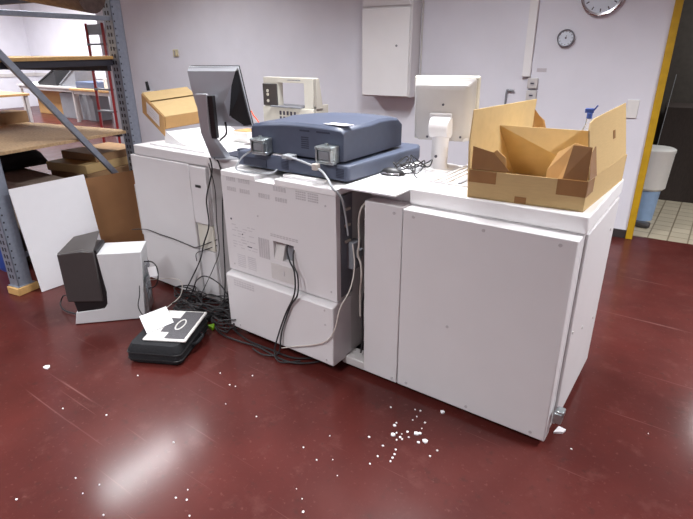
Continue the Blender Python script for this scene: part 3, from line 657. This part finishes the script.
# local x along the side panel, local y away from us
x = MB(); x.prism([(0, 0, .004), (.412, 0, .004), (.45, 0, .447), (.20, 0, .452), (.215, 0, .20), (.205, 0, .12), (.185, 0, .095), (.02, 0, .085)], (0, .20, 0)); cs = x.build('case', 'pcbody', t, local=True, bevel=.004)
x = MB(); x.prism([(-.012, -.006, .16), (.188, -.006, .142), (.192, -.006, .47), (.12, -.006, .482), (-.012, -.006, .47)], (0, .215, 0)); bz = x.build('front_bezel', 'pcblack', t, local=True, bevel=.008)
x = MB(); x.prism([(-.008, .0, .47), (.19, .0, .47), (.185, .205, .53), (.03, .205, .50)], (0, 0, .004)); x.build('bezel_top', 'pcblack', bz, local=True, bevel=.002)
x = MB(); x.prism([(.03, .002, .086), (.19, .002, .093), (.208, .002, .13), (.205, .002, .47), (.19, .002, .48), (.18, .002, .15), (.02, .002, .165)], (0, .19, 0)); x.build('recess', 'black', t, local=True)
x = MB()
for z in (.10, .16, .22, .30): x.box(.425 + z * .08, .433 + z * .08, .03, .15, z, z + .035)
x.xform(Matrix.Identity(4)); bp = x.build('rear_port', 'grey', t, local=True)
x = MB(); x.box(.40, .438, .02, .18, .03, .40); x.build('rear_plate', 'zinc', t, local=True)

# white board and hardboard leaning on the rack
x = MB(); x.prism([(-3.295, -.471, .003), (-3.295, .028, .003), (-3.345, .01, .735), (-3.345, -.494, .733)], (-.012, 0, 0))
tag(x.build('white_board', 'white', smooth=False), 'plain white board leaning on the rack behind the computer tower', 'board')
x = MB(); x.prism([(-3.40, .045, .003), (-3.40, .565, .003), (-3.475, .50, .664), (-3.475, .075, .674)], (-.012, 0, 0))
tag(x.build('hardboard_sheet', 'hard', smooth=False), 'plain brown hardboard sheet leaning between the white board and the left machine', 'board')

# ---------------------------------------------------------------- storage rack
t = thing('storage_rack', 'grey steel storage rack with chipboard shelves at the left edge', 'shelving', (-4.6, -.1, 0))
E1 = Vector((-.174, .985, 0)); E2 = Vector((-.985, -.174, 0)); N0 = Vector((-3.43, -.53, 0)); F0 = Vector((-3.635, .63, 0))
def post(c, z0, top, w=.10, d=.09):
    k = MB(); a, bb = E1 * w, E2 * d; o = c - a / 2 - bb * .4; H_ = Vector((0, 0, top - z0)); Z_ = Vector((0, 0, z0))
    k.fbox(o + Z_, a, bb * .06, H_); k.fbox(o + Z_, a * .06, bb, H_); k.fbox(o + a * .94 + Z_, a * .06, bb, H_)
    z = z0 + .06
    while z < top - .04:
        for u in (.3, .62): k.fbox(o - E1 * .0012 + bb * u + Vector((0, 0, z)), E1 * .002, bb * .16, Vector((0, 0, .028)), 1)
        k.fbox(o + a * .12 - E2 * .0012 + Vector((0, 0, z)), a * .10, E2 * .002, Vector((0, 0, .012)), 1); z += .05
    p = k.build('post', ('galv', 'rackdark'), t)
    k = MB(); k.fbox(o - E1 * .01 - E2 * .01 + Z_, a * 1.2, bb * 1.25, Vector((0, 0, .006))); k.build('foot_plate', 'galv', p)
N1 = N0 + E2 * 2.7; F1 = F0 + E2 * 2.7
TOP = 2.35
for c, z0 in ((N0, .052), (F0, 0.0), (N1, 0.0), (F1, 0.0)): post(c, z0, TOP)
for a0, b0 in ((N0, F0), (N1, F1)):
    for z in (1.785, .25):
        k = MB(); k.bar(a0 + Vector((0, 0, z)), b0 + Vector((0, 0, z)), .022, .034); k.build('brace', 'galv', t, bevel=.003)
dv = (F0 - N0)
pA = N0 + dv * .207 + Vector((0, 0, 1.535)); pB = N0 + dv * .797 + Vector((0, 0, .64)); dd = pB - pA
k = MB(); k.bar(pA - dd * .30, pB + dd * .3, .026, .045); k.build('brace', 'galv', t, bevel=.003)
def shelf(z, tkn, mtop, end_rail, mrail='rackdark', start=.02):
    o = N0 + E2 * start - E1 * .03 + Vector((0, 0, z - tkn))
    k = MB(); k.fbox(o + E1 * .0, E2 * (2.66 - start), E1 * 1.20, Vector((0, 0, tkn))); k.build('shelf_board', mtop, t, bevel=.002)
    for c, s in ((N0, -1), (F0, 1)):
        bh_ = .04 if z < 1.2 else .09
        k = MB(); k.bar(c + E2 * .14 + Vector((0, 0, z - tkn - bh_ / 2)), c + E2 * 2.62 + Vector((0, 0, z - tkn - bh_ / 2)), .04, bh_); k.build('beam', mrail if s < 0 or z > 1.2 else 'rackdark', t, bevel=.003)
    if end_rail:
        k = MB(); k.bar(N0 + E2 * .05 + E1 * .05 + Vector((0, 0, z - tkn - .023)), F0 + E2 * .05 - E1 * .05 + Vector((0, 0, z - tkn - .023)), .03, .046); k.build('end_rail', mrail, t, bevel=.003)
shelf(.954, .022, 'chip', False)
shelf(1.523, .024, 'wood', True)
shelf(2.05, .03, 'darkwood', False, start=1.6)
x = MB(); x.fbox(N0 - E1 * .075 - E2 * .06, E1 * .15, E2 * .12, Vector((0, 0, .052))); 
tag(x.build('wood_block', 'wood', bevel=.003), 'pale wooden block under the front post of the storage rack', 'block')

# goods under and on the rack
def carton(name, label, c, sx, sy, z0, h, ang, mt, cat='carton', group=None, lid=True):
    r = thing(name, label, cat, (c[0], c[1], z0), ang, group)
    k = MB(); k.box(-sx / 2, sx / 2, -sy / 2, sy / 2, 0, h); k.build('body', mt, r, local=True, bevel=.004)
    if lid:
        k = MB(); k.box(-sx / 2 - .002, sx / 2 + .002, -.004, .004, h * .5, h + .0012); k.build('tape_strip', 'tape', r, local=True)
    return r
carton('brown_carton', 'large brown carton under the rack carrying the flat cartons', (-4.05, .43), .60, .56, 0, .56, R(10), 'carddk')
carton('flat_carton', 'flat brown carton under the rack shelf, lowest of three stacked', (-4.03, .50), .46, .58, .5605, .075, R(8), 'carddk', group='flat cartons under the rack', lid=False)
carton('flat_carton', 'flat brown carton under the rack shelf, middle of three stacked', (-4.05, .48), .46, .56, .6365, .07, R(12), 'card', group='flat cartons under the rack', lid=False)
carton('flat_carton', 'flat brown carton under the rack shelf, topmost of three stacked', (-4.06, .58), .44, .48, .7075, .065, R(7), 'carddk', group='flat cartons under the rack', lid=False)
k = MB(); k.box(-4.95, -3.62, -.27, .06, 0, .66)
bx = k.build('covered_pallet', 'blanket', bevel=.03, seg=3); tag(bx, 'grey-brown blanket-covered load under the lower rack shelf', 'covered load')
k = MB()
rings = []
for u, r in ((0, .03), (.06, .10), (.18, .125), (.30, .115), (.40, .07), (.45, .02)):
    rings.append([(-4.35 - .25 * math.sin(a) * r / .13 * .5, -.22 + u, .66 + max(0, .10 * r / .12 * (1 + math.cos(a))) ) for a in [2 * math.pi * q / 14 for q in range(14)]])
k.loft(rings); tag(k.build('black_bag', 'blackfab'), 'crumpled black bag lying on the blanket-covered load under the rack', 'bag')
k = MB(); k.loft([[(-3.95 + .15 * r * math.cos(a), -.385 + .095 * r * math.sin(a), z) for a in [2 * math.pi * q / 16 for q in range(16)]] for z, r in ((0, .8), (.05, 1.0), (.26, 1.02), (.34, .8), (.38, .3))])
tag(k.build('blue_sack', 'blue'), 'blue plastic sack on the floor at the left edge under the rack', 'sack')
x = MB(); x.fbox(Vector((-4.9, .20, .954)), E2 * .22, E1 * .22, Vector((0, 0, .10)))
tag(x.build('small_carton', 'carddk', bevel=.003), 'small brown carton on the chipboard rack shelf at the left edge', 'carton')
k = MB(); k.cyl(F0 - E2 * .06 - E1 * .22 + Vector((0, 0, 1.925)), F0 + E2 * 1.9 - E1 * .22 + Vector((0, 0, 2.225)), .118, seg=24)
tag(k.build('rolled_mat', 'darkmat'), 'grey-brown rolled mat lying across the top of the rack', 'roll')

# ---------------------------------------------------------------- carry case, tray and paper
a0 = math.atan2(.135, .26)
t = thing('carry_case', 'black padded carry case lying flat on the floor before the machines', 'case', (-1.965, -.395, 0), a0)
CW, CD, CH = .30, .39, .115
def rrect(w, d, z, c=.03):
    p = []
    for cx, cy, s in ((w / 2 - c, -d / 2 + c, -90), (w / 2 - c, d / 2 - c, 0), (-w / 2 + c, d / 2 - c, 90), (-w / 2 + c, -d / 2 + c, 180)):
        for q in range(5): a = R(s + 22.5 * q); p.append((cx + c * math.cos(a), cy + c * math.sin(a), z))
    return p
x = MB(); x.loft([rrect(CW - .03, CD - .03, .001), rrect(CW, CD, .018), rrect(CW + .006, CD + .006, .05), rrect(CW, CD, .085), rrect(CW - .03, CD - .03, CH)]); x.build('body', 'blackfab', t, local=True)
for z in (.034, .07):
    pp = [Vector(q) for q in rrect(CW + .006, CD + .006, z)]; k = MB(); k.tube(pp + [pp[0]], .004, seg=6, sub=0); k.build('zip', 'black', t, local=True)
x = MB(); x.tube([(.145, -.05, .05), (.175, -.03, .055), (.175, .05, .055), (.145, .07, .05)], .009); x.build('handle', 'blackfab', t, local=True)
x = MB(); x.box(.1435, .147, .10, .125, .045, .062); x.build('tag', 'blue', t, local=True)
t = thing('plastic_tray', 'white plastic tray with dark grey inset lying on the black carry case', 'tray', (-1.945, -.36, CH + .0005), a0 + R(2))
x = MB(); x.box(-.115, .125, -.165, .165, 0, .014); x.build('tray_body', 'whiteplastic', t, local=True, bevel=.006)
x = MB(); x.box(-.0, .112, -.150, .150, .014, .017); ins = x.build('dark_inset', 'mesh', t, local=True, bevel=.002)
x = MB(); x.box(-.05, -.0005, -.085, .07, .014, .0165); x.build('dark_inset', 'mesh', t, local=True, bevel=.002)
x = MB(); x.tube([(.035 + .022 * math.cos(a), -.005 + .055 * math.sin(a), .0185) for a in [2 * math.pi * k / 28 for k in range(29)]], .0042, seg=6, sub=0); x.build('oval_frame', 'whiteplastic', ins, local=True)
x = MB(); x.prism([(-2.165, -.44, .147), (-1.985, -.515, .1325), (-1.965, -.355, .1345), (-2.14, -.275, .149)], (0, 0, .002))
tag(x.build('paper_sheet', 'paper', smooth=False), 'loose white paper sheet lying on the tray and black carry case', 'paper')
x = MB(); x.prism([(-1.935, -.10, .001), (-1.905, -.125, .001), (-1.90, -.145, .001), (-1.95, -.14, .001)], (0, 0, .022)); 
tag(x.build('cable_plug', 'lime', bevel=.004), 'small lime green plug on the floor beside the black carry case', 'plug')

# ---------------------------------------------------------------- cables
def cable(name, label, pts, r, mt='rubber', parts=()):
    r *= .66
    k = MB(); k.tube(pts, r); o = k.build(name, mt); tag(o, label, 'cable'); return o
cable('power_cable', 'black cable hanging from the dark-sided monitor over the left machine door', [(-1.97, .03, 1.0), (-1.985, .05, .96), (-2.0, .055, .90), (-2.07, .055, .744), (-2.08, .06, .581), (-2.15, .06, .444), (-2.21, .06, .315), (-2.31, .03, .14), (-2.35, -.03, .02), (-2.30, -.12, .012)], .0065)
cable('power_cable', 'black cable hanging in the gap between the left and middle machines', [(-1.955, .05, 1.0), (-1.945, .07, .97), (-1.95, .09, .86), (-1.925, .05, .743), (-1.912, .02, .565), (-1.917, .01, .342), (-1.93, .0, .186), (-1.94, -.03, .05), (-1.88, -.08, .012), (-1.80, -.12, .012)], .006)
cable('signal_cable', 'thin dark cable sagging across the left machine back panel', [(-2.86, .02, .41), (-2.75, .06, .42), (-2.6, .064, .412), (-2.455, .066, .408), (-2.30, .066, .396), (-2.23, .07, .40), (-2.07, .10, .474)], .0045)
cable('signal_cable', 'short thin dark cable below the sagging one on the left machine', [(-2.25, .066, .30), (-2.243, .066, .355), (-2.16, .08, .395), (-2.075, .10, .435)], .004)
cable('signal_cable', 'dark cable arching above the floor tangle beside the left machine', [(-2.30, -.10, .012), (-2.24, -.05, .07), (-2.17, -.05, .161), (-2.12, -.05, .24), (-2.04, -.05, .29), (-1.945, -.05, .285), (-1.87, -.05, .245), (-1.82, -.05, .15), (-1.83, -.10, .02)], .006)
cable('signal_cable', 'thin black cable falling beside the narrow side door of the left machine', [(-2.02, .06, .96), (-2.02, .085, .80), (-2.03, .08, .60), (-2.03, .075, .42), (-2.08, .06, .30), (-2.15, .02, .15), (-2.20, -.04, .012), (-2.10, -.10, .012)], .004)
cable('power_cable', 'thick black cable from the middle machine inlet, left of the pair', [(-1.345, -.04, .645), (-1.328, -.075, .625), (-1.292, -.095, .576), (-1.262, -.10, .528), (-1.252, -.118, .42), (-1.325, -.112, .283), (-1.386, -.115, .135), (-1.40, -.14, .03), (-1.33, -.17, .012), (-1.25, -.10, .012)], .0065)
cable('power_cable', 'thick black cable from the middle machine inlet, right of the pair', [(-1.298, -.04, .64), (-1.285, -.075, .615), (-1.267, -.095, .56), (-1.232, -.11, .518), (-1.232, -.118, .42), (-1.29, -.113, .333), (-1.36, -.113, .162), (-1.38, -.13, .03), (-1.45, -.17, .012), (-1.55, -.16, .012)], .0065)
cable('data_cable', 'thin pale cable looping across the lower panel of the middle machine', [(-.99, .02, .70), (-.965, .0, .60), (-.955, -.05, .50), (-.98, -.10, .41), (-1.006, -.108, .294), (-1.058, -.108, .208), (-1.144, -.108, .154), (-1.284, -.108, .092), (-1.365, -.118, .06)], .0045, 'palecable')
cable('data_cable', 'pale thick cable in the gap left of the right cabinet', [(-.93, .06, .914), (-.955, .04, .875), (-.968, .04, .804), (-.965, .04, .713), (-.972, .04, .644), (-.955, .04, .597), (-.945, .03, .531), (-.965, .05, .44), (-.97, .06, .30)], .008, 'palecable')
cable('data_cable', 'dark cable dropping deep in the gap left of the right cabinet', [(-.975, .10, .80), (-.965, .10, .62), (-.95, .08, .5), (-.96, .06, .36), (-.955, .06, .20), (-.96, .05, .09)], .008, 'rubber')
cable('power_cable', 'black cable loop at the rear of the computer tower', [(-2.405, -.21, .355), (-2.33, -.2, .366), (-2.288, -.2, .336), (-2.294, -.2, .268), (-2.34, -.2, .20), (-2.40, -.24, .18)], .006)
cable('power_cable', 'thin black cable curling down to the floor behind the computer tower', [(-2.345, -.30, .24), (-2.31, -.33, .20), (-2.33, -.34, .12), (-2.32, -.32, .05), (-2.27, -.28, .012), (-2.18, -.22, .012)], .0045)
cable('power_cable', 'black cable looping out from the charcoal front of the computer tower', [(-2.76, -.52, .13), (-2.90, -.50, .10), (-2.96, -.50, .05), (-2.94, -.52, .02), (-2.86, -.53, .012), (-2.72, -.50, .012)], .006)
k = MB(); k.fbox((-2.335, -.225, .275), (.055, .02, .015), (.002, -.004, 0), (-.01, .0, .06)); tag(k.build('cable_tag', 'paper'), 'white tag hanging on the cable loop behind the computer tower', 'tag')
runs = [('black cable along the floor in front of the middle machine, nearest to us', [(-2.05, -.02, .012), (-1.974, -.086, .012), (-1.823, -.15, .012), (-1.677, -.15, .012), (-1.534, -.13, .012), (-1.40, -.145, .012), (-1.28, -.14, .012), (-1.19, -.08, .012), (-1.12, .02, .012)]),
        ('black cable along the floor close under the middle machine', [(-2.10, .0, .012), (-1.90, -.04, .012), (-1.74, -.09, .012), (-1.613, -.115, .012), (-1.46, -.11, .012), (-1.30, -.10, .012), (-1.20, -.03, .012)])]
for lab, p in runs: cable('power_cable', lab, p, .0075)
# the tangle: several coiled leads
for i, (cx, cy, rr_, lab) in enumerate(((-1.84, -.10, .09, 'coiled black cable on the floor right of the carry case'), (-2.06, .0, .13, 'coiled black cable in the tangle behind the carry case'), (-2.20, -.06, .11, 'coiled black cable in the tangle behind the computer tower'), (-2.30, .0, .10, 'coiled black cable under the left machine front behind the tangle'), (-2.13, -.15, .09, 'coiled black cable right behind the black carry case'), (-1.97, -.02, .10, 'coiled black cable between the carry case and the machines'))):
    rq = random.Random(20 + i); p = []
    n = 42
    for q in range(n):
        a = 2 * math.pi * q / 9.0 + rq.uniform(-.2, .2); rad = rr_ * rq.uniform(.55, 1.1)
        p.append((cx + rad * math.cos(a) * 1.15, cy + rad * math.sin(a) * .62, .012 + q * .0022 + rq.uniform(0, .02)))
    cable('power_cable', lab, p, .0062)
for i, (lab, p) in enumerate((('pale cable standing up from the tangle beside the computer tower', [(-2.45, -.16, .20), (-2.36, -.10, .21), (-2.27, -.06, .20), (-2.24, -.10, .12), (-2.27, -.20, .06), (-2.26, -.27, .02)]),)):
    cable('data_cable', lab, p, .0045, 'palecable')
# dark power brick in the tangle
k = MB(); k.box(-2.14, -2.0, -.11, -.05, .004, .04); tag(k.build('power_brick', 'black', bevel=.008), 'black power adapter lying in the cable tangle', 'power adapter')

# ---------------------------------------------------------------- scraps on the floor
deb = [(-0.633, -0.368), (-0.557, -0.379), (-0.542, -0.443), (-0.546, -0.496), (-0.558, -0.091), (-0.534, -0.086), (-0.528, -0.131), (-0.532, -0.162), (-0.479, -0.146), (-0.583, -0.221), (-0.578, -0.242), (-0.472, -0.188), (-0.555, -0.297), (-0.55, -0.277), (-0.527, -0.27), (-0.513, -0.244), (-0.474, -0.232), (-0.463, -0.222), (-0.492, -0.27), (-0.527, -0.314), (-0.523, -0.292), (-0.51, -0.297), (-0.443, -0.276), (-0.421, -0.253), (-0.5, -0.367), (-0.491, -0.392), (-0.487, -0.416), (-0.484, -0.437), (-0.356, -0.271), (-0.366, -0.318), (-0.444, -0.036), (-0.659, -0.143)]
deb2 = [(-2.329, -0.914), (-1.919, -1.037), (-1.707, -0.945), (-1.529, -0.416), (-1.413, -0.457), (-1.38, -0.449), (-1.375, -0.336), (-1.315, -0.572), (-1.13, -0.553), (-1.863, -0.677), (-1.454, -1.227), (-1.346, -1.191), (-1.358, -1.251), (-1.303, -0.878), (-1.044, -1.009), (-1.008, -1.042), (-1.535, -1.411), (-0.778, -0.46), (-0.683, -0.564), (-0.617, -0.622), (-0.827, -0.58), (-0.736, -0.604), (-0.706, -0.765), (-0.658, -0.789), (-0.617, -0.832), (-1.201, -1.261), (-0.942, -1.083), (.10, .06), (.35, .35), (-1.05, -1.06)]
big = {0: .006, 12: .011, 16: .013, 23: .014, 30: .013, 22: .008, 17: .009, 10: .009}
rq = random.Random(11)
def scrap(x_, y_, s, label, group):
    k = MB(); n = 6; a0 = rq.uniform(0, 6)
    k.prism([(x_ + s * rq.uniform(.6, 1.1) * math.cos(a0 + 2 * math.pi * q / n), y_ + s * rq.uniform(.5, 1.0) * math.sin(a0 + 2 * math.pi * q / n), .0008) for q in range(n)], (0, 0, min(.006, s * .6)))
    return tag(k.build('paper_scrap', 'paper', smooth=False), label, 'scrap', group)
for i, (a, b_) in enumerate(deb):
    if i == 30: scrap(a, b_, big[30], 'single larger white scrap close under the right cabinet front', None)
    else: scrap(a, b_, big.get(i, rq.uniform(.004, .0065)), 'white paper scrap in the loose cluster before the right cabinet', 'scraps before the right cabinet')
for i, (a, b_) in enumerate(deb2):
    if i == 0: scrap(a, b_, .022, 'largest white scrap alone on the left floor area', None)
    else: scrap(a, b_, rq.uniform(.003, .0055), 'tiny white scrap scattered over the open red floor', 'scraps over the open floor')
x = MB(); x.prism([(.012, .115, .001), (.045, .135, .001), (.052, .16, .001), (.02, .165, .001)], (0, 0, .010)); tag(x.build('folded_paper', 'label'), 'crumpled white paper at the right cabinet corner near the latch', 'paper')

# ---------------------------------------------------------------- ladder and tables in the left background
t = thing('folding_ladder', 'red ladder leaning at the wall corner behind the rack', 'ladder', WO + WD * -6.57 - WN * .3)
La0, La1, Lb0, Lb1 = (WO + WD * a - WN * d + Vector((0, 0, z)) for a, d, z in ((-6.70, .30, 0), (-6.88, .12, 1.90), (-6.35, .30, 0), (-6.54, .12, 1.90)))
for a, b_ in ((La0, La1), (Lb0, Lb1)):
    k = MB(); k.bar(a + Vector((0, 0, .03)), b_, .03, .06); k.build('rail', 'red', t, bevel=.003)
for q in range(6):
    u = (q + .7) / 6.6; k = MB(); k.bar(La0.lerp(La1, u), Lb0.lerp(Lb1, u), .07, .025); k.build('rung', 'grey', t, bevel=.003)
k = MB(); k.bar(La0.lerp(La1, .96), Lb0.lerp(Lb1, .96), .02, .13); k.build('top_plate', 'grey', t, bevel=.003)
for a, b_ in ((La0, La1), (Lb0, Lb1)):
    k = MB(); k.bar(a + Vector((0, 0, 0)), a + (b_ - a) * .03, .036, .066); k.build('foot', 'black', t)

def table(name, label, x0, x1, y0, y1, z, mt, legs='machgrey'):
    r = thing(name, label, 'table', ((x0 + x1) / 2, (y0 + y1) / 2, 0))
    k = MB(); k.box(x0, x1, y0, y1, z - .045, z); k.build('tabletop', mt, r, bevel=.004)
    for lx in (x0 + .06, x1 - .06):
        for ly in (y0 + .06, y1 - .06):
            k = MB(); k.box(lx - .03, lx + .03, ly - .03, ly + .03, 0, z - .045); k.build('leg', legs, r)
    k = MB(); k.box(x0 + .06, x1 - .06, y0 + .04, y0 + .08, z - .12, z - .045); k.build('apron', legs, r)
    return r
table('work_table', 'wood-edged table at the far left edge in the background', -13.9, -11.55, 1.2, 3.40, .75, 'tabwood')
table('work_table', 'long grey table against the far wall in the background', -15.2, -12.3, 4.75, 5.75, .76, 'machgrey')
table('work_table', 'wooden table behind the red ladder in the background', -12.15, -9.2, 4.55, 5.6, .76, 'tabwood')
carton('brown_carton', 'tan carton panel standing under the long grey background table', (-14.3, 5.35), 1.4, .5, 0, .62, 0, 'cardor')
carton('shade_crate', 'dark grey crate added for the shade where the two background tables meet', (-12.6, 5.1), 1.5, .4, 0, .6, 0, 'grey', 'crate', lid=False)  # crate added to paint in the darkness under the tables
def wedge(name, label, x0, x1, y0, y1, z, h, mt, back, edge='black'):
    r = thing(name, label, 'stand', ((x0 + x1) / 2, (y0 + y1) / 2, z))
    k = MB(); lo_, hi_ = (.03, h) if not back else (h, .03)
    k.prism([(x0, y0, z), (x1, y0, z), (x1, y0, z + hi_), (x0, y0, z + lo_)], (0, y1 - y0, 0)); k.build('stand_body', mt, r, bevel=.004)
    k = MB(); k.prism([(x0, y0 - .02, z + lo_ + .001), (x1, y0 - .02, z + hi_ + .001), (x1, y0 - .02, z + hi_ + .03), (x0, y0 - .02, z + lo_ + .03)], (0, y1 - y0 + .04, 0)); k.build('top_plate', edge, r)
wedge('sloped_stand', 'black-topped sloping desk stand on the long grey background table', -14.2, -13.3, 4.85, 5.35, .761, .36, 'black', False)
wedge('sloped_stand', 'grey sloping desk stand nearest the ladder in the background', -13.1, -12.35, 4.85, 5.35, .761, .40, 'grey', False, 'grey')
k = MB(); k.box(-12.1, -11.35, 4.7, 5.1, .761, .90); tag(k.build('blue_box', 'dullblue', bevel=.005), 'flat blue box on the wooden background table', 'box')
k = MB(); k.box(-14.9, -14.35, 4.85, 5.2, .761, .80); tag(k.build('paper_stack', 'paper'), 'stack of white paper at the left on the grey background table', 'paper stack')
k = MB(); k.box(-12.7, -12.0, 2.3, 2.9, .751, .775); tag(k.build('paper_stack', 'paper'), 'white papers spread on the table at the far left edge', 'paper stack')
k = MB(); k.box(-11.0, -10.4, 4.75, 5.15, .761, 1.0); tag(k.build('white_box', 'whiteplastic', bevel=.004), 'white box on the wooden background table behind the ladder', 'box')

# ---------------------------------------------------------------- passage behind the door
t = thing('waste_bin', 'pale blue bin with a wide white top standing behind the yellow door frame', 'bin', (-.12, 3.72, .002))
c = Vector((-.13, 3.74, .002))
x = MB(); x.lathe(c, [(.001, 0), (.095, 0), (.115, .31), (.001, .31)], seg=32); x.build('bin_body', 'paleblue', t)
x = MB(); x.lathe(c, [(.001, .30), (.125, .30), (.145, .32), (.162, .64), (.168, .66), (.168, .68), (.15, .69), (.001, .685)], seg=36); x.build('wide_top', 'whiteplastic', t)
x = MB(); wbox(x, .1, 2.0, .003, .98, -2.15, -1.55); tag(x.build('dark_cabinet', 'darkwood', bevel=.004), 'dark brown low cabinet at the back of the dark passage', 'cabinet')
x = MB(); x.tube([wp(.13, 1.3, -1.52) , wp(.115, .95, -1.53), wp(.10, .5, -1.53), wp(.12, .1, -1.53)], .0035); tag(x.build('hanging_cord', 'greycable'), 'pale cord hanging down in front of the dark passage cabinet', 'cord')
k = MB(); k.box(-.17, -.02, 3.40, 3.50, .003, .05); tag(k.build('rag', 'pcblack', bevel=.02, seg=3), 'dark rag on the passage floor beside the door frame', 'rag')

# ---------------------------------------------------------------- lamps
def luminaire(label, x0, y0, ln, power, along='y', z=None, size=.16, group='ceiling lamps', spread=180, color=(.96, .975, 1)):
    z = CEIL - .06 if z is None else z
    r = thing('ceiling_lamp', label, 'lamp', (x0, y0, z), 0 if along == 'y' else R(90), group)
    k = MB(); k.box(-size / 2 - .02, size / 2 + .02, -ln / 2 - .02, ln / 2 + .02, 0, CEIL - z); k.build('housing', 'whiteplastic', r, local=True)
    k = MB(); k.box(-size / 2, size / 2, -ln / 2, ln / 2, -.004, 0); k.build('diffuser', 'lamp', r, local=True)
    L = bpy.data.lights.new('lamp_light', 'AREA'); L.shape = 'RECTANGLE'; L.size = size; L.size_y = ln; L.energy = power; L.color = color; L.spread = R(spread)
    o = bpy.data.objects.new('lamp_light', L); COL.objects.link(o); o.parent = r; o.location = (0, 0, -.012)
for x0, y0, pw in ((-4.33, .65, 50), (-1.2, .65, 52), (1.8, .9, 82), (-4.33, -2.6, 56), (-1.2, -2.6, 52), (1.9, -2.6, 12), (-4.33, -5.2, 24), (1.9, -5.2, 20)):
    luminaire('ceiling strip lamp over the machine hall', x0, y0, 1.25, pw, spread=139)
for x0, y0, pw in ((-9.5, 4.3, 85), (-12.5, 4.3, 110), (-14.8, 3.2, 125), (-10, 0, 50), (-13, -1, 60), (-10, -3.5, 30)):
    luminaire('added ceiling strip lamp brightening the left background area', x0, y0, 1.25, pw, group='added background lamps')  # unseen lamps added to brighten the far left walls
r = thing('passage_fill_lamp', 'small added lamp brightening the passage from its ceiling', 'lamp', (1.0, 4.6, 2.58))  # unseen lamp added to lift the dark passage and the bin
k = MB(); k.lathe((0, 0, 0), [(.001, 0), (.1, 0), (.1, .02), (.001, .02)]); k.build('housing', 'whiteplastic', r, local=True)
L = bpy.data.lights.new('lamp_light', 'AREA'); L.shape = 'DISK'; L.size = .2; L.energy = 20
o = bpy.data.objects.new('lamp_light', L); COL.objects.link(o); o.parent = r; o.location = (0, 0, -.01)

# world and view
wd = bpy.data.worlds.new('world'); SC.world = wd; wd.use_nodes = True
wd.node_tree.nodes['Background'].inputs[0].default_value = (.8, .85, 1, 1); wd.node_tree.nodes['Background'].inputs[1].default_value = .3
SC.view_settings.view_transform = 'Standard'; SC.view_settings.look = 'None'; SC.view_settings.gamma = 1.0
SC.view_settings.use_curve_mapping = False; SC.view_settings.exposure = 0.62
